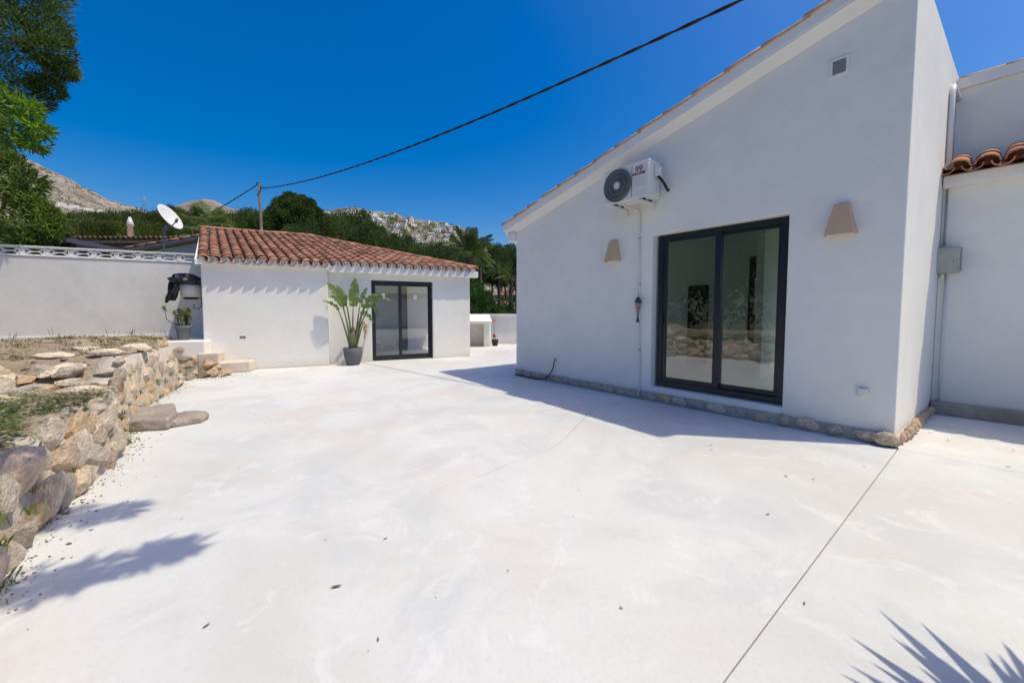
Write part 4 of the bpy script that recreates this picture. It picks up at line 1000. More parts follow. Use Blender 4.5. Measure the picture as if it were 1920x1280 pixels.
# fallen leaves, each by itself
fl = [(-.86, 1.86, .09, .3), (-1.31, 1.62, .055, 1.2), (-.02, 1.98, .03, 2.0), (-1.10, 2.26, .03, .4), (-.75, 2.27, .05, .6), (2.42, 3.10, .05, 1.1), (1.70, 2.55, .06, .2), (3.05, 3.35, .04, 2.2), (4.55, 4.05, .07, .3), (4.85, 3.75, .06, 1.3), (4.62, 4.3, .05, 2.1), (5.0, 4.15, .05, .8), (4.3, 3.35, .07, 2.7), (-3.36, 5.1, .05, 0), (-2.35, 3.33, .035, 0), (-2.9, 3.15, .03, 1.2), (2.0, 3.9, .06, .1), (.5, 2.9, .03, .5), (1.35, 1.75, .04, 1.0), (-.55, 1.55, .04, 2.0)]
for k_, (x, y, l_, a) in enumerate(fl):
    l_ *= .6; w_ = l_*.14; V_ = []; n = 7
    for i in range(n):
        u = i/(n-1); ww = w_*math.sin(math.pi*min(1, u*.95+.03)); zz = .004 + .35*l_*(u-.5)**2
        V_ += [((u-.5)*l_, -ww, zz + ww*.5), ((u-.5)*l_, 0, zz), ((u-.5)*l_, ww, zz + ww*.5)]
    F_ = []
    for i in range(n-1): F_ += [(3*i, 3*i+1, 3*i+4, 3*i+3), (3*i+1, 3*i+2, 3*i+5, 3*i+4)]
    o = link('dry_leaf', np_mesh('dry_leaf', V_, F_, True), None, [M['dryleaf']]); o.location = (x, y, .001); o.rotation_euler = (0, 0, a)
    tag(o, 'small dry brown leaf fallen on the pale patio', 'leaf', 'fallen leaves on the patio')

# ================================================================ vegetation
def leaves(P, D, ln, wd, rng, fold=.15):
    """one rhombic leaf per point P, roughly along direction D"""
    n = len(P); L_ = rng.uniform(.65, 1.25, (n, 1))*ln
    D = D/np.linalg.norm(D, axis=1, keepdims=True); r_ = rng.normal(0, 1, (n, 3)); S = np.cross(D, r_); S /= np.linalg.norm(S, axis=1, keepdims=True)
    N_ = np.cross(S, D); W_ = L_*wd/ln
    V_ = np.stack([P, P + D*L_*.5 + S*W_*.5 + N_*L_*fold, P + D*L_, P + D*L_*.5 - S*W_*.5 + N_*L_*fold], 1).reshape(-1, 3)
    return V_, np.arange(4*n).reshape(n, 4)
def crown_mesh(name, seed, lobes, per, ln, wd, fill=.35, up=.25):
    """foliage spread in clumps over the shells of ellipsoid lobes (cx,cy,cz,rx,ry,rz)"""
    rng = np.random.default_rng(seed); P, D = [], []
    for (cx, cy, cz, rx, ry, rz_) in lobes:
        n = int(per); d = rng.normal(0, 1, (n, 3)); d /= np.linalg.norm(d, axis=1, keepdims=True)
        k_ = max(8, n//26); cen = rng.normal(0, 1, (k_, 3)); cen /= np.linalg.norm(cen, axis=1, keepdims=True)
        idx = rng.integers(0, k_, n); d2 = cen[idx] + rng.normal(0, .20, (n, 3)); use = rng.random(n) < .75; d = np.where(use[:, None], d2/np.linalg.norm(d2, axis=1, keepdims=True), d)
        r_ = 1 - fill*rng.random((n, 1))**2 + np.where(use, rng.random(n)*.10, 0)[:, None]*1.0 + (.12*rng.normal(0, 1, (k_, 1)))[idx]*.8
        P.append(np.array([cx, cy, cz]) + d*r_*np.array([rx, ry, rz_])); D.append(d + rng.normal(0, .5, (n, 3)) + np.array([0, 0, up]))
    P = np.concatenate(P); D = np.concatenate(D); V_, F_ = leaves(P, D, ln, wd, rng)
    return np_mesh(name, V_, F_)
# -------- pines of the wood (unit trees: height 1)
def pine_lobes(seed):
    r_ = random.Random(seed); L_ = [(0, 0, .70, .30, .30, .26)]
    for k_ in range(10):
        a = r_.uniform(0, 6.28); d = r_.uniform(.10, .27); z = r_.uniform(.36, .88); s = r_.uniform(.11, .19)*(1.15 - .45*max(0, z - .6))
        L_.append((d*math.cos(a)*(1.15-z*.5), d*math.sin(a)*(1.15-z*.5), z, s, s, s*.75))
    return L_
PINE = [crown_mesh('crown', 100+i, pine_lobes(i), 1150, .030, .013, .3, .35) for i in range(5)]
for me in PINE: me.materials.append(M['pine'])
def trunk_mesh(name, seed, r0=.022, h=.75):
    r_ = random.Random(seed); q = MB(); pts = [(r_.uniform(-.012, .012)*k_, r_.uniform(-.012, .012)*k_, h*k_/6) for k_ in range(7)]
    q.tube(pts, [r0*(1-.1*k_) for k_ in range(7)], 7)
    for k_ in range(6):
        a = r_.uniform(0, 6.28); z = r_.uniform(.35, .7); b = Vector(pts[int(z/h*6)]); e = b + Vector((.2*math.cos(a), .2*math.sin(a), .12)); q.tube([b, (b+e)/2 + Vector((0, 0, .02)), e], [.010, .007, .004], 5)
    me = bpy.data.meshes.new(name); me.from_pydata(q.v, [], q.f); me.materials.append(M['bark']); me.polygons.foreach_set('use_smooth', q.sm); return me
TRUNK = [trunk_mesh('trunk', i) for i in range(3)]
rp = random.Random(77)
def pine(px, ptop, Y, wpx, lab, grp=None, tint=1.0, kind=None, cat='tree'):
    top = at(px, ptop, Y); base = terr(top.x, Y) - .2; h = top.z - base; sc = (wpx/F_PX*Y)/.62
    t = empty('pine_tree', (top.x, Y, base), rp.uniform(0, 6.28)); tag(t, lab, cat, grp)
    i = rp.randrange(5); c = link('crown', PINE[i] if kind is None else kind, t); sz = min(h, 1.45*sc); c.scale = (sc, sc, sz); c.location.z = h - .985*sz; q = rp.uniform(.85, 1.2)*tint; c.color = (q, q, q, 1)
    k_ = link('trunk', TRUNK[i % 3], t); k_.scale = (max(sc, h*.5), max(sc, h*.5), h)
    return t
pine(512, 392, 44, 46, 'smaller dark pine directly behind the utility pole', tint=.85)
pine(590, 398, 48, 54, 'dark pine on the right shoulder of the big round pine', tint=.85)
gL = 'pine in the wood behind the tiled roof left of the utility pole'; gR = 'dark pine in the wood below the white hillside village'; gE = 'dark pine in the gap between the two white houses'
for (px, py, Y, w_) in ((318,386,62,30),(334,392,64,34),(352,398,60,34),(372,401,66,36),(400,401,64,36),(424,392,60,34),(446,394,58,40),(470,392,56,38),(494,398,52,36),(410,396,72,36),(455,404,54,44)): pine(px, py, Y, w_*1.25, gL, 'pines left of the pole')
for (px, py, Y, w_) in ((612,402,60,44),(634,404,64,44),(650,398,62,46),(668,396,60,54),(688,416,58,46),(708,430,60,44),(728,440,58,42),(750,440,60,46),(772,446,62,44),(795,452,60,44),(820,456,62,44),(842,458,60,40),(640,420,50,50),(700,436,50,50),(740,450,50,46),(790,462,50,46),(860,462,66,40),(590,425,44,50),(665,425,46,56),(815,466,52,42),(560,420,42,44),(845,470,54,42)): pine(px, py, Y, w_*1.25, gR, 'pines below the village', .9)
for (px, py, Y, w_) in ((922,458,70,44),(948,462,74,44),(968,466,72,40),(905,470,78,40),(985,470,76,44),(935,480,66,40)): pine(px, py, Y, w_*1.3, gE, 'pines in the gap between the houses', .8)
# green wooded slope at left: broad low trees
BROAD = crown_mesh('crown', 140, [(0, 0, .55, .42, .42, .40), (.2, .1, .7, .25, .25, .25), (-.22, -.1, .66, .26, .26, .26), (.05, -.25, .6, .26, .26, .28), (-.1, .22, .72, .24, .24, .24)], 2400, .036, .020, .3, .3); BROAD.materials.append(M['olive'])
for k_ in range(26):
    px = 95 + 9.0*k_ + rp.uniform(-5, 5); py = 406 - .035*(px-100) + rp.uniform(-4, 5)
    pine(px, py, rp.uniform(56, 66), 40, 'olive-green tree on the wooded slope left of the satellite dish', 'trees on the wooded slope', .75, BROAD)
for k_ in range(16):
    px = 100 + 14.0*k_ + rp.uniform(-5, 5)
    pine(px, 420 + rp.uniform(-3, 4), rp.uniform(42, 47), 44, 'olive-green tree low on the wooded slope above the neighbouring roof', 'lower trees on the wooded slope', .95, BROAD)
# -------- the near trees at the left edge
def leafy_tree(name, lab, base, blobs, per, ln, wd, mat, branches, seed, r0=.12, tint=1.0, fill=.5, up=.1, cat='tree'):
    base = Vector(base); t = empty(name, base); tag(t, lab, cat)
    me = crown_mesh('crown', seed, [(b[0]-base.x, b[1]-base.y, b[2]-base.z, b[3], b[4], b[5]) for b in blobs], per, ln, wd, fill, up); me.materials.append(mat)
    c = link('crown', me, t); c.color = (tint, tint, tint, 1)
    q = MB()
    for br in branches: q.tube([Vector(p) - base for p in br], [r0*(1 - .75*i/(len(br)-1))*(1 if br is branches[0] else .5) for i in range(len(br))], 8)
    q.build('trunk', M['bark'], t); return t
def b_(px, py, Y, rx, ry=None, rz_=None):
    p = at(px, py, Y); return (p.x, p.y, p.z, rx, ry or rx, rz_ or rx*.8)
pb = [b_(-60,40,16,1.9), b_(20,10,15.5,1.3), b_(70,20,15.5,.75), b_(88,55,15.5,.62), b_(60,70,15,.9), b_(96,100,15.6,.62), b_(112,128,15.7,.42), b_(50,120,15.3,.95), b_(88,165,15.6,.42), b_(55,175,15.4,.6), b_(10,160,15,1.0), b_(-70,150,15,1.6), b_(20,-60,15.5,1.5), b_(75,-30,15.5,.9), b_(-60,-90,15.5,2.2), b_(30,70,15.5,.9)]
bx = at(-120, 600, 16)
leafy_tree('pine_tree', 'tall dark pine with clumped crown at the upper left edge', (bx.x, 16, -.1), pb, 1500, .20, .035, M['pine'], [[(bx.x, 16, -.1), (bx.x+.2, 16, 4), (bx.x+.9, 15.8, 8), (bx.x+1.2, 15.6, 12)], [(bx.x+.9, 15.8, 8), (bx.x+3.2, 15.5, 11.5)], [(bx.x+.5, 16, 6.5), (bx.x+2.8, 15.5, 9.5)]], 301, .28, 1.0, .3, .3)
lb = [b_(-70,215,8.5,.7), b_(0,178,8.3,.20,.3,.12), b_(30,195,8.3,.24,.3,.14), b_(12,222,8.3,.26,.3,.14), b_(52,205,8.2,.15,.2,.08), b_(40,238,8.2,.22,.3,.12), b_(70,243,8.2,.13,.2,.07), b_(15,258,8.3,.24,.3,.10), b_(60,268,8.2,.14,.2,.06), b_(-30,180,8.4,.4), b_(-20,250,8.4,.35)]
p0 = at(-160, 560, 8.8)
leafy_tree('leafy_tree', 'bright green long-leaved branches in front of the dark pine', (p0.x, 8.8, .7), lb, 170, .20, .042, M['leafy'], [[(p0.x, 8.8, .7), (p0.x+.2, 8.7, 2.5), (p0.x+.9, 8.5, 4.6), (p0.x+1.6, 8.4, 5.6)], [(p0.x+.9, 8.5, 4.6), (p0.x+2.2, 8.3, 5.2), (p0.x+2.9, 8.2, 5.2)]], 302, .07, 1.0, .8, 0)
bb_ = [b_(-60,370,13,1.4), b_(5,325,13,.6), b_(30,310,13.2,.35), b_(20,375,12.8,.7), b_(50,345,13,.38), b_(62,385,12.8,.42), b_(84,405,12.8,.33), b_(60,425,12.6,.55), b_(10,430,12.5,.8), b_(100,432,12.8,.33), b_(-10,290,13.2,.45), b_(50,455,12.6,.6), b_(38,365,13,.45), b_(75,445,12.7,.4)]
p0 = at(-20, 560, 13)
leafy_tree('leafy_tree', 'dense olive-green tree behind the garden wall at the left edge', (p0.x, 13, 0), bb_, 620, .19, .05, M['olive'], [[(p0.x, 13, 0), (p0.x+.1, 13, 2), (p0.x+.3, 13, 3.5), (p0.x+.9, 12.9, 5)], [(p0.x+.1, 13, 2), (p0.x+1.6, 12.8, 4)]], 303, .16, 1.35, .6, .1)
# trees added out of frame to darken the reflection in the sliding door
for k_, (x, y, h_, w_) in enumerate(((-11.5, -3.5, 5.5, 5), (-12.8, -.8, 6.5, 6), (-13.5, 1.8, 6.0, 5.5), (-14.8, 4.2, 6.5, 5.5), (-11.0, -6.5, 6, 6))):
    t_ = empty('added_tree', (x, y, 0), rp.uniform(0, 6)); tag(t_, 'green tree added out of view to darken the large sliding door reflection, ' + ('first', 'second', 'third', 'fourth', 'fifth')[k_] + ' along the added row', 'tree', 'added trees mirrored in the door')
    c_ = link('crown', BROAD, t_); c_.scale = (w_, w_, h_); c_.color = (.45, .45, .45, 1); k2 = link('trunk', TRUNK[k_ % 3], t_); k2.scale = (4, 4, h_)
bg_ = [b_(548,402,46,1.8), b_(520,410,46,1.2), b_(576,408,46,1.3), b_(547,376,46,.85), b_(566,381,46,.75), b_(528,385,46,.75), b_(552,388,45,.9), b_(536,398,44.6,.8), b_(566,398,44.6,.9), b_(512,402,45.5,.6), b_(584,395,46,.6), b_(590,420,46,1.4), b_(508,425,46,1.3), b_(555,430,45.5,2.2), b_(603,440,46,1.4), b_(577,385,46,.7), b_(520,395,45.5,.7), b_(590,402,46,.8), b_(540,415,44.5,1.4), b_(570,425,44.5,1.3)]
p0 = at(550, 480, 46)
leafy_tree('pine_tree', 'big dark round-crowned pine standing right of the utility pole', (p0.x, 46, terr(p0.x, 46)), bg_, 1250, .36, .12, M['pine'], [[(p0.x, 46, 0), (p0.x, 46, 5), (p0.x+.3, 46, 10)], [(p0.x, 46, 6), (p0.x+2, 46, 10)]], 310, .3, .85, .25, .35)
# white wall added behind the viewer for a paler reflection in the guest house door
bwl = MB().box(-6, 6, 0, .25, -.05, 2.3).build('added_wall', M['plaster2'], None, .01); bwl.location = (8.5, -5.5, 0); bwl.rotation_euler = (0, 0, .5); tag(bwl, 'white wall added behind the viewer to pale the guest house door reflection', 'wall')
# shade tree beside the camera: only its shadow falls into view
sb = []
for (x0, y0, x1, y1, n_, r0_, r1_) in ((-1.2, .95, .12, 1.84, 13, .17, .05), (-1.8, 1.84, -.58, 2.26, 9, .19, .05), (-2.3, 1.4, -1.1, 1.47, 6, .2, .16)):
    for k_ in range(n_):
        u = k_/(n_-1); r_ = r0_ + (r1_-r0_)*u; sb.append((x0+(x1-x0)*u + rp.uniform(-.05, .05), y0+(y1-y0)*u + rp.uniform(-.05, .05), 4.5 + rp.uniform(-.15, .15), r_, r_, r_*.5))
sb += [(-2.6, .6, 4.8, .9, .9, .7), (-3.4, -.4, 5.2, 1.3, 1.3, 1.0), (-2.3, 2.2, 4.6, .4, .35, .3), (-4.0, 1.0, 5.2, .9, .9, .7)]
leafy_tree('shade_tree', 'leafy tree beside the viewer whose branch shadows fall by the stone wall', (-4.2, -.9, .4), sb, 130, .15, .030, M['leafy'], [[(-4.2, -.9, .4), (-4.0, -.7, 2.2), (-3.3, -.1, 3.9), (-2.2, .7, 4.5)], [(-2.2, .7, 4.5), (-1.3, .92, 4.5), (-.12, 1.74, 4.5)], [(-2.5, .5, 4.4), (-1.9, 1.8, 4.5), (-.8, 2.2, 4.5)]], 304, .11, 1.0, .9, 0)
# bush seen through the back window of the room
d_, i_ = Vector((.6394, -.7689, 0)), Vector((.7689, .6394, 0)); q0 = Vector(HO) + d_*2.4 + i_*6.2
leafy_tree('garden_bush', 'sunlit green bush seen through the far window of the room', (q0.x, q0.y, 0), [(q0.x, q0.y, 1.4, 1.0, 1.0, 1.1), (q0.x+.6, q0.y-.4, .9, .8, .8, .8)], 900, .12, .06, M['leafy'], [[(q0.x, q0.y, 0), (q0.x, q0.y, 1.2)]], 305, .05, 1.6, .6, .1, 'bush')
# bright bush over the boundary wall
c0 = at(905, 560, 18)
leafy_tree('garden_bush', 'bright green bush rising behind the far boundary wall', (c0.x, 18, 0), [b_(890,555,18,.6), b_(905,562,18,.5), b_(920,578,18,.35), b_(882,540,18.3,.45), b_(890,570,17.6,.6), b_(905,580,17.6,.6), b_(870,545,18,.8)], 1000, .10, .05, M['bush'], [[(c0.x, 18, 0), (c0.x, 18, 1.6)]], 306, .05, 1.0, .5, .1, 'bush')
c0 = at(960, 575, 24)
leafy_tree('hedge_bush', 'low dark green bush behind the boundary wall by the house corner', (c0.x, 24, 0), [b_(945,582,24,.8), b_(965,574,24,.9), b_(985,575,24,1.0), b_(925,586,23,.6)], 900, .12, .06, M['bush'], [[(c0.x, 24, 0), (c0.x, 24, 1.2)]], 307, .05, .8, .5, .1, 'bush')
# -------- palms
def frond_pinnate(L_, droop, rng, nl=34, ll=.5):
    V_, F_ = [], []
    for k_ in range(nl):
        u = .12 + .88*k_/(nl-1); x = L_*u*(1 - .12*u*u); z = L_*(.55*u - droop*u*u)
        tx, tz = 1 - .36*u*u, .55 - 2*droop*u; l_ = ll*(math.sin(math.pi*min(1, .12 + u*.86)))**.7
        for sd in (1, -1):
            d = np.array([tx*.55, sd*.8, tz*.55 - .35 - .2*rng.random()]); d /= np.linalg.norm(d); w_ = np.array([.02, 0, .018])*L_/2.2
            p = np.array([x, 0, z]); i0 = len(V_); V_ += [p - w_*.5, p + d*l_*.5 - w_, p + d*l_, p + d*l_*.5 + w_]; F_.append((i0, i0+1, i0+2, i0+3))
    q = []
    for k_ in range(9):
        u = k_/8; q.append(np.array([L_*u*(1-.12*u*u), 0, L_*(.55*u - droop*u*u)]))
    for a, b in zip(q, q[1:]):
        for wv in (np.array([0, .018, 0]), np.array([0, 0, .018])):
            i0 = len(V_); V_ += [a - wv, a + wv, b + wv, b - wv]; F_.append((i0, i0+1, i0+2, i0+3))
    return np.array(V_), np.array(F_)
def frond_fan(L_, rng, n=22, R_=.55):
    V_, F_ = [], []; c = np.array([L_, 0, L_*.35])
    for k_ in range(n):
        a = -2.1 + 4.2*k_/(n-1); d = np.array([math.cos(a)*.85, math.sin(a), .25 - .35*abs(math.sin(a*.5)) - .1*rng.random()]); s = np.array([-math.sin(a), math.cos(a), .1])*.03; r_ = R_*rng.uniform(.85, 1.1)
        i0 = len(V_); V_ += [c, c + d*r_*.55 - s, c + d*r_ - np.array([0, 0, .22*r_]), c + d*r_*.55 + s]; F_.append((i0, i0+1, i0+2, i0+3))
    i0 = len(V_); V_ += [np.array([0, -.015, 0]), np.array([0, .015, 0]), c + [0, .012, 0], c - [0, .012, 0]]; F_.append((i0, i0+1, i0+2, i0+3))
    i0 = len(V_); V_ += [np.array([0, 0, -.015]), np.array([0, 0, .015]), c + [0, 0, .012], c - [0, 0, .012]]; F_.append((i0, i0+1, i0+2, i0+3))
    return np.array(V_), np.array(F_)
def palm(name, lab, x, y, z0, zc, rad, kind, nf, seed, r_tr=.18, grp=None, tint=1.0, pot_=False):
    rng = np.random.default_rng(seed); t = empty(name, (x, y, z0)); tag(t, lab, 'palm', grp)
    q = MB(); H_ = zc - z0; n = 10
    q.tube([(.03*math.sin(k_), .03*math.cos(k_*1.3), H_*k_/n) for k_ in range(n+1)], [r_tr*(1.15 - .25*k_/n + .06*(k_ % 2)) for k_ in range(n+1)], 10); q.build('trunk', M['brick'], t)
    Vs, Fs, off = [], [], 0
    for k_ in range(nf):
        el = rng.uniform(-.35, 1.25) if kind == 'pin' else rng.uniform(-.4, 1.3); az = k_*2.39996 + rng.uniform(-.2, .2)
        if kind == 'pin': V_, F_ = frond_pinnate(rad*rng.uniform(.85, 1.1), .42 + .10*(el < .3), rng, ll=rad*.24)
        else: V_, F_ = frond_fan(rad*.6*rng.uniform(.8, 1.1), rng, R_=rad*.55)
        e2 = el - .3; ce, se = math.cos(e2), math.sin(e2); X = V_[:, 0]*ce - V_[:, 2]*se; Zz = V_[:, 0]*se + V_[:, 2]*ce; Y_ = V_[:, 1]; ca, sa = math.cos(az), math.sin(az)
        Vs.append(np.stack([X*ca - Y_*sa, X*sa + Y_*ca, Zz + H_], 1)); Fs.append(F_ + off); off += len(V_)
    c = link('crown', np_mesh('crown', np.concatenate(Vs), np.concatenate(Fs)), t, [M['palmleaf'] if kind == 'pin' else M['fanleaf']]); c.color = (tint, tint, tint, 1)
    return t
p = at(880, 474, 32); palm('date_palm', 'feathery date palm rising behind the right end of the tiled roof', p.x, 32, .2, p.z, 2.5, 'pin', 46, 1, .32, tint=1.0)
p = at(392, 425, 24); palm('fan_palm', 'fan palm with pale fronds behind the guest house roof', p.x, 24, 0, p.z, 1.5, 'fan', 30, 2, .2, tint=1.15)
p = at(362, 440, 22); palm('fan_palm', 'small low fan palm frond tuft beside the satellite dish', p.x, 22, 0, p.z, 1.0, 'fan', 14, 12, .15, tint=1.1)
p = at(936, 512, 58); palm('slender_palm', 'slender pale palm over the boundary wall, left of its neighbour', p.x, 58, 1.5, p.z, 2.6, 'pin', 26, 3, .22, 'slender palms in the gap', .9)
p = at(958, 520, 50); palm('slender_palm', 'slender palm with dark bare trunk nearest the gable corner', p.x, 50, 1.2, p.z, 2.2, 'pin', 26, 4, .25, 'slender palms in the gap', .8)
p = at(900, 500, 44); palm('slender_palm', 'young palm just below the date palm beside the roof end', p.x, 44, 1.0, p.z, 1.8, 'pin', 22, 5, .2, 'slender palms in the gap', .9)
# yucca right of the camera: only its shadow shows
YX, YY = 2.11, .83
yp = empty('yucca', (YX, YY, 0)); tag(yp, 'spiky yucca beside the viewer casting the leaf shadow bottom right', 'yucca')
q = MB(); q.tube([(0, 0, 0), (.02, 0, .5), (0, .02, 1.05)], [.07, .06, .05], 8); q.build('trunk', M['bark'], yp)
ry = random.Random(6); V_, F_ = [], []
for k_ in range(150):
    a = k_*2.4; el = ry.uniform(-.1, 1.3); l_ = ry.uniform(.55, .85); d = Vector((math.cos(a)*math.cos(el), math.sin(a)*math.cos(el), math.sin(el))); s = Vector((-math.sin(a), math.cos(a), 0))*.042; c = Vector((0, .02, 1.0 + .1*ry.random()))
    tipx, tipy = YX + d.x*l_, YY + d.y*l_
    if tipy > 0 and tipx/tipy < 1.36: continue
    i0 = len(V_); m1 = c + d*l_*.5 + Vector((0, 0, -.01)); e = c + d*l_ + Vector((0, 0, -.10*l_)); V_ += [c - s*.6, c + s*.6, m1 + s, e, m1 - s]; F_.append((i0, i0+1, i0+2, i0+3)); F_.append((i0, i0+2, i0+3, i0+4))
link('leaves', np_mesh('leaves', V_, F_), yp, [M['fanleaf']])

# ================================================================ neighbours, pole, cables, dish
nh = empty('neighbour_house', (-18.5, 20, 0)); tag(nh, 'grey neighbouring house with a pale tiled roof behind the garden wall', 'house')
box('wall', M['greywall'], nh, -4.0, 4.6, .3, 6, 0, 4.75)
q = MB(); q.add([(-4.6, -.2, 4.72), (5.0, -.2, 4.72), (5.0, 4, 5.45), (-4.6, 4, 5.45), (-4.6, -.2, 4.84), (5.0, -.2, 4.84), (5.0, 4, 5.57), (-4.6, 4, 5.57)], [(3,2,1,0),(4,5,6,7),(0,1,5,4),(1,2,6,5),(2,3,7,6),(3,0,4,7)])
nr = q.build('roof', M['tile'], nh); nr.color = (1.5, 1.7, 1.6, 1)
for i in range(38):
    for j in range(5):
        o = put_tile('roof_tile', T_cover, nr, Vector((-4.5 + i*.25, -.22 + j*.8, 4.90 + j*.8*.174)), Vector((1, 0, 0)), Vector((0, 1, .17)).normalized(), Vector((0, 0, 1)), .02, 1.75); k_ = rt.uniform(.9, 1.5); o.color = (k_*1.25, k_*1.5, k_*1.45, 1)
ch = MB(); ch.lathe([(.13, 5.3), (.12, 6.0), (.18, 6.02), (.14, 6.2), (.05, 6.5)], 12, (-2.5, 2.0, 0)); ch.build('chimney_pot', M['offwhite'], nh)
box('chimney', M['plaster'], nh, 1.85, 2.55, 1.6, 2.2, 5.0, 5.75, .02)
sh = empty('outbuilding', (-12.0, 14.2, 0)); tag(sh, 'low outbuilding with tile-edged sloping gable between dish and guest house', 'outbuilding')
q = MB(); q.wallpoly([(-1.3, 0), (2.0, 0), (2.0, 3.98), (-1.3, 3.42)], 0, 3); q.build('wall', M['plaster2'], sh)
q = MB(); q.wallpoly([(-1.45, 3.43), (2.0, 4.02), (2.0, 4.12), (-1.45, 3.53)], -.35, 3.2); ro = q.build('roof', M['mortar'], sh)
for k_ in range(9): put_tile('roof_tile', T_cover, ro, Vector((-1.5 + k_*.395, -.28, 3.50 + k_*.395*.171)), Vector((0, -1, 0)), Vector((1, 0, .16)).normalized(), Vector((0, 0, 1)), .02, 1.1)
ca = empty('carport', (-17.0, 13.6, 0)); tag(ca, 'dark brown sloping roof of a shed behind the pierced blocks, left edge', 'shed')
q = MB(); q.wallpoly([(-4, 4.75), (2.6, 3.43), (2.6, 3.56), (-4, 4.93)], -.4, 3); q.build('roof', M['brownroof'], ca, .01)
q = MB(); q.wallpoly([(-4, 0), (2.3, 0), (2.3, 3.4), (-4, 4.7)], 0, 2.6); q.build('wall', M['brownroof'], ca)
po = at(486, 345, 21.5)
pole = empty('utility_pole', (po.x, 21.5, 0)); tag(pole, 'weathered wooden utility pole carrying the black cable behind the roof', 'pole')
q = MB(); q.tube([(0.09, 0, -.1), (.05, 0, 4), (0, 0, po.z)], [.095, .08, .065], 10); q.build('post', M['wood'], pole)
q = MB(); q.tube([(0, 0, po.z-.12), (.16, -.02, po.z-.22), (.13, -.02, po.z-.27)], .03, 6); q.tube([(-.12, 0, po.z-.08), (-.13, 0, po.z+.05), (-.04, 0, po.z+.08), (.05, 0, po.z-.02)], .025, 6)
q.tube([(-.05, 0, po.z-.15), (.07, 0, po.z-.05), (.20, 0, po.z-.10), (.26, 0, po.z-.30)], .014, 6); q.tube([(-.02, 0, po.z-.45), (-.12, 0, po.z-.55), (-.08, 0, po.z-.65)], .02, 6); q.build('clamp', M['iron'], pole)
box('notice_plate', M['offwhite'], pole, .075, .16, -.13, -.11, po.z-2.7, po.z-2.3)
def cable(name, a, b_, sag, r_, lab, n=60):
    a, b_ = Vector(a), Vector(b_); root = empty(name, a); tag(root, lab, 'cable')
    for ph in (0, math.pi):
        q = MB(); pts = []
        for k_ in range(n*3+1):
            u = k_/(n*3); p = a.lerp(b_, u) + Vector((0, 0, -4*sag*u*(1-u))); an = u*(b_-a).length/.9*6.28 + ph; pts.append(p - a + Vector((0, math.cos(an), math.sin(an)))*r_*.7)
        q.tube(pts, r_, 6); q.build('strand', M['dark'], root)
    return root
e1 = at(1640, -118, 4.6)
sm_ = empty('service_mast', (e1.x, e1.y, 4.3)); tag(sm_, 'steel cable mast on the large house roof just above the frame', 'mast')
q = MB(); q.tube([(0, 0, 0), (0, 0, e1.z - 4.3 + .12)], .03, 8); q.build('tube', M['metal'], sm_)
cable('overhead_cable', (po.x+.1, 21.45, po.z-.25), e1, .55, .016, 'black twisted overhead cable crossing the sky to the large house')
e2 = at(200, 445, 60); e2 = Vector((po.x-34, 46, po.z+1.2))
cable('overhead_cable', (po.x-.12, 21.5, po.z-.05), e2, 1.3, .02, 'black overhead cable leaving the pole towards the left mountain')
# satellite dish
dc = Vector((-9.89, 11.5, 4.0)); ds_ = empty('satellite_dish', (-10.08, 11.55, 2.4)); tag(ds_, 'white satellite dish on a mast behind the garden wall', 'satellite dish')
q = MB(); q.tube([(0, 0, 0), (0, 0, 1.35)], .025, 8); q.build('mast', M['metal'], ds_)
q = MB(); q.lathe([(0.0, .0), (.13, .012), (.26, .045), (.37, .095), (.375, .10), (.365, .104), (.25, .06), (.12, .025), (0, .013)], 36)
do = q.build('reflector', M['acwhite'], ds_); do.location = (.19, -.05, 1.60); do.scale = (.94, 1.06, 1)
do.rotation_euler = Vector((.855, .02, .505)).to_track_quat('Z', 'Y').to_euler()
q = MB(); q.tube([(.02, 0, 1.25), (.12, 0, 1.42)], .04, 8); q.build('mount', M['metal'], ds_)
q = MB(); q.tube([(.22, -.1, 1.26), (.66, -.32, 1.46)], .016, 6); q.tube([(.64, -.31, 1.44), (.72, -.35, 1.53)], .035, 8); q.build('feed_arm', M['metal'], ds_)
# pylon on the ridge
pp = at(272, 397, 1300); py_ = empty('pylon', pp); tag(py_, 'small steel lattice pylon on the ridge left of the dish', 'pylon')
q = MB(); hh = 48
for sx in (-1, 1):
    for sy in (-1, 1): q.tube([(sx*6, sy*6, -6), (sx*2, sy*2, hh*.6), (sx*1, sy*1, hh)], .55, 4)
for k_ in range(5):
    z0, z1 = hh*k_/6, hh*(k_+1)/6; w0, w1 = 6-4*z0/(hh*.6) if z0 < hh*.6 else 1.5, 6-4*z1/(hh*.6) if z1 < hh*.6 else 1.5; q.tube([(-w0, -w0, z0), (w1, -w1, z1)], .4, 4); q.tube([(w0, -w0, z0), (-w1, -w1, z1)], .4, 4)
for z in (hh*.7, hh*.88): q.tube([(-9, 0, z), (9, 0, z)], .5, 4)
q.build('lattice', M['metal'], py_)

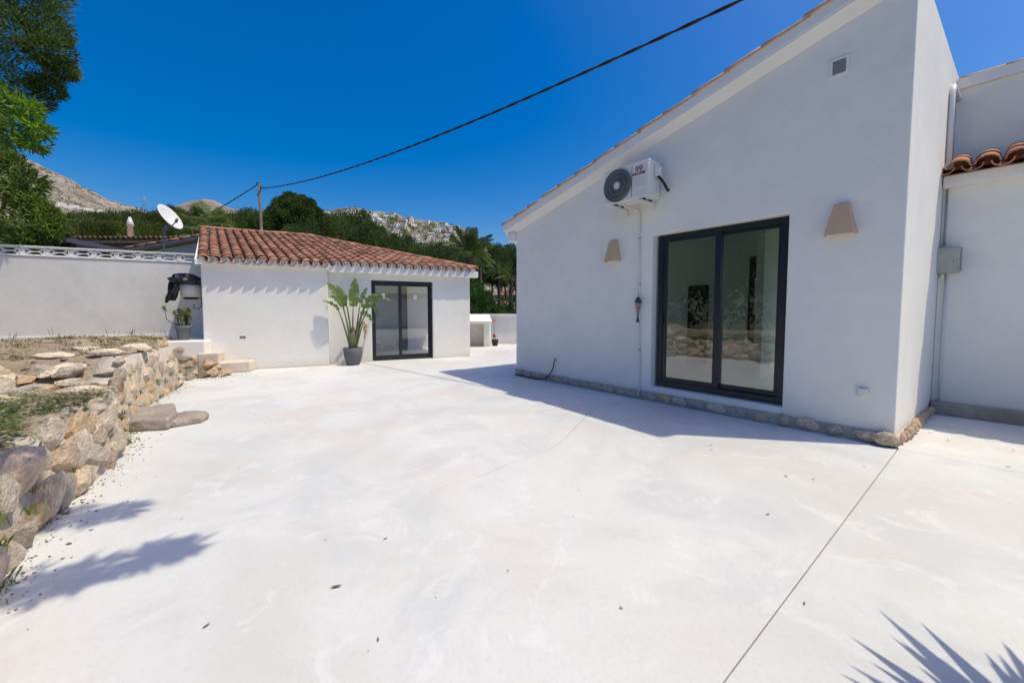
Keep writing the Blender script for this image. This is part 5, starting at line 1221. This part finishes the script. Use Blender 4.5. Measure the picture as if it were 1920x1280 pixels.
# ================================================================ villas on the hillsides
VW = [pm('villa_white', (.78, .76, .72), (.74, .72, .68), .3, .9), pm('villa_cream', (.62, .53, .42), (.58, .49, .38), .3, .9), pm('villa_roof', (.40, .20, .13), (.32, .15, .10), .5, .9), pm('villa_window', (.05, .055, .06), (.04, .045, .05), 1, .4)]
def villa_mesh(seed):
    r_ = random.Random(seed); q = MB(); W_ = r_.uniform(9, 15); D_ = r_.uniform(8, 11); H_ = r_.choice([3.2, 6.0, 6.2]); wi = 0 if r_.random() < .8 else 1
    q.box(-W_/2, W_/2, 0, D_, -6, H_, wi); 
    if r_.random() < .6: q.box(-W_/2 + r_.uniform(0, W_*.4), W_/2 - .2, 2.5, D_ - .2, H_, H_ + 2.9, wi); 
    if r_.random() < .55:
        zz = H_; q.add([(-W_/2-.6, -.6, zz+.02), (W_/2+.6, -.6, zz+.02), (W_/2+.6, 4.5, zz+.02), (-W_/2-.6, 4.5, zz+.02), (-W_/2+2, 2.2, zz+1.3), (W_/2-2, 2.2, zz+1.3)], [(0,1,5,4),(1,2,5),(2,3,4,5),(3,0,4)], 2)
    q.box(-W_/2-1.5, W_/2+1.5, -4.2, -.02, -6, -.3, wi)
    n = int(W_//2.6)
    for f_ in range(int(H_//3)):
        for k_ in range(n):
            x = -W_/2 + (k_+.5)*W_/n
            if r_.random() < .8: q.box(x-.7, x+.7, -.06, .05, f_*3 + .5, f_*3 + 2.3, 3)
    me = bpy.data.meshes.new('villa'); me.from_pydata(q.v, [], q.f)
    for mm in VW: me.materials.append(mm)
    me.polygons.foreach_set('material_index', q.m); return me
VM = [villa_mesh(i) for i in range(9)]
rv = random.Random(19)
def villa(P, px, py, lab, grp, sc=1.0, me=None, rz_=None):
    p = on_hill(P, px, py); o = bpy.data.objects.new('villa', me or rv.choice(VM)); C.objects.link(o); o.location = p + Vector((0, 0, 1.0)); o.scale = (sc, sc, sc)
    o.rotation_euler = (0, 0, math.atan2(p.y, p.x) - math.pi/2 + (rv.uniform(-.7, .7) if rz_ is None else rz_)); return tag(o, lab, 'house', grp)
for k_ in range(92):
    px = rv.uniform(604, 858); ridge = float(np.interp(px, [600, 640, 665, 720, 770, 820, 865], [398, 393, 393, 400, 410, 417, 428])); low_ = float(np.interp(px, [600, 680, 720, 780, 860], [415, 428, 448, 466, 474]))
    u = rv.random(); villa(hillR, px, ridge + 2 + (low_ - ridge)*u, 'white villa among the hillside village houses', 'villas of the hillside village', rv.uniform(.75, 1.2))
for k_ in range(13):
    px = 96 + k_*8.7; villa(hillL, px, 383 + k_*1.55 + rv.uniform(-1, 1), 'white terraced house in the row on the bare left mountain', 'row houses on the left mountain', 1.0, VM[k_ % 3], .1)
villa(hillR, 818, 436, 'pale stone house at the right edge of the hillside village', None, 1.3, VM[1])
# two houses beyond the boundary wall
for (px, py, Y, w_, lab) in ((952, 556, 95, 1.0, 'pale pink house with balcony seen over the boundary wall'), (944, 572, 60, .38, 'small terracotta-roofed hut low in the gap over the boundary wall')):
    p = at(px, py, Y); r_ = empty('house', (p.x, p.y, p.z - 2.2*w_)); tag(r_, lab, 'house')
    box('wall', VW[1], r_, -3.5*w_, 4*w_, 0, 6*w_, -2*w_, 2.6*w_); q = MB(); q.add([(-4*w_,-.6*w_,2.6*w_),(4.5*w_,-.6*w_,2.6*w_),(4.5*w_,6.5*w_,2.6*w_),(-4*w_,6.5*w_,2.6*w_),(-2*w_,3*w_,4*w_),(2.5*w_,3*w_,4*w_)], [(0,1,5,4),(1,2,5),(2,3,4,5),(3,0,4)]); q.build('roof', VW[2], r_)
    for k_ in range(2): box('window', VW[3], r_, (-2.4+k_*3.2)*w_, (-1.0+k_*3.2)*w_, -.05, .05, .3*w_, 1.9*w_)
    if w_ > .9:
        box('balcony', VW[0], r_, -4.2, 2.5, -2.2, -.06, -.4, -.1); box('railing', VW[0], r_, -4.2, 2.5, -2.2, -2.05, -.1, .75)
# dark scrub and garden trees between the villas, and scrub on the bare slopes
rn2 = np.random.default_rng(9); P = []
for k_ in range(750):
    px = rn2.uniform(590, 960); ridge = float(np.interp(px, [590, 640, 665, 720, 770, 820, 865, 905, 960], [399, 393, 393, 400, 410, 417, 428, 458, 480])); v = on_hill(hillR, px, ridge + 3 + rn2.random()*70) if k_ % 3 == 0 else hillR(px, rn2.uniform(.25, .97)); P.append(v)
P = np.array([tuple(p) for p in P]); 
Dv = rn2.normal(0, 1, (len(P)*14, 3)); Pp = np.repeat(P, 14, 0) + np.abs(Dv)*np.array([1.6, 1.6, 1.5])*np.sign(Dv)*np.array([1, 1, 0]) + np.array([0, 0, 1])*rn2.uniform(0, 5, (len(P)*14, 1))
V_, F_ = leaves(Pp, Dv, 3.2, 2.2, rn2); tag(link('hillside_scrub', np_mesh('hillside_scrub', V_, F_), None, [M['olive']]), 'dark scrub and garden trees dotted over the village hillside', 'scrub', kind='stuff')
P = np.array([tuple(hillL(rn2.uniform(-60, 330), rn2.uniform(.3, .97))) for k_ in range(700)])
Dv = rn2.normal(0, 1, (len(P)*10, 3)); Pp = np.repeat(P, 10, 0) + Dv*np.array([2.2, 2.2, 1.0]) + np.array([0, 0, 1.0])
V_, F_ = leaves(Pp, Dv, 3.5, 2.6, rn2); tag(link('mountain_scrub', np_mesh('mountain_scrub', V_, F_), None, [M['olive']]), 'low dark shrubs dotted over the bare left mountain', 'scrub', kind='stuff')

# ---------------------------------------------------------------- tell look-alikes apart by their order in view
U1 = ['', 'first', 'second', 'third', 'fourth', 'fifth', 'sixth', 'seventh', 'eighth', 'ninth', 'tenth', 'eleventh', 'twelfth', 'thirteenth', 'fourteenth', 'fifteenth', 'sixteenth', 'seventeenth', 'eighteenth', 'nineteenth']
def ordw(n):
    if n < 20: return U1[n]
    t_ = {2: 'twent', 3: 'thirt', 4: 'fort'}[n // 10]; return t_ + 'ieth' if n % 10 == 0 else t_ + 'y-' + U1[n % 10]
for grp, txt in (('pines left of the pole', 'pine in the wood left of the utility pole'), ('pines below the village', 'dark pine in the wood below the white village'), ('pines in the gap between the houses', 'dark pine in the gap between the two white houses'),
        ('trees on the wooded slope', 'olive-green tree along the top of the wooded slope'), ('lower trees on the wooded slope', 'olive-green tree low on the slope above the neighbouring roof'), ('rubble heap by the steps', 'broken stone in the heap below the cream steps'),
        ('pale slabs on the garden bed', 'pale flat slab on the garden soil'), ('boulders in the garden bank', 'boulder in the bank between the garden terraces'), ('fallen leaves on the patio', 'small dry brown leaf on the pale patio'), ('row houses on the left mountain', 'white row house on the bare left mountain')):
    it = sorted([o for o in C.objects if o.parent is None and o.get('group') == grp], key=lambda o: o.location.x / max(.1, o.location.y))
    for k_, o in enumerate(it): o['label'] = txt + (', leftmost of the group' if k_ == 0 else ', ' + ordw(k_+1) + ' from the left')
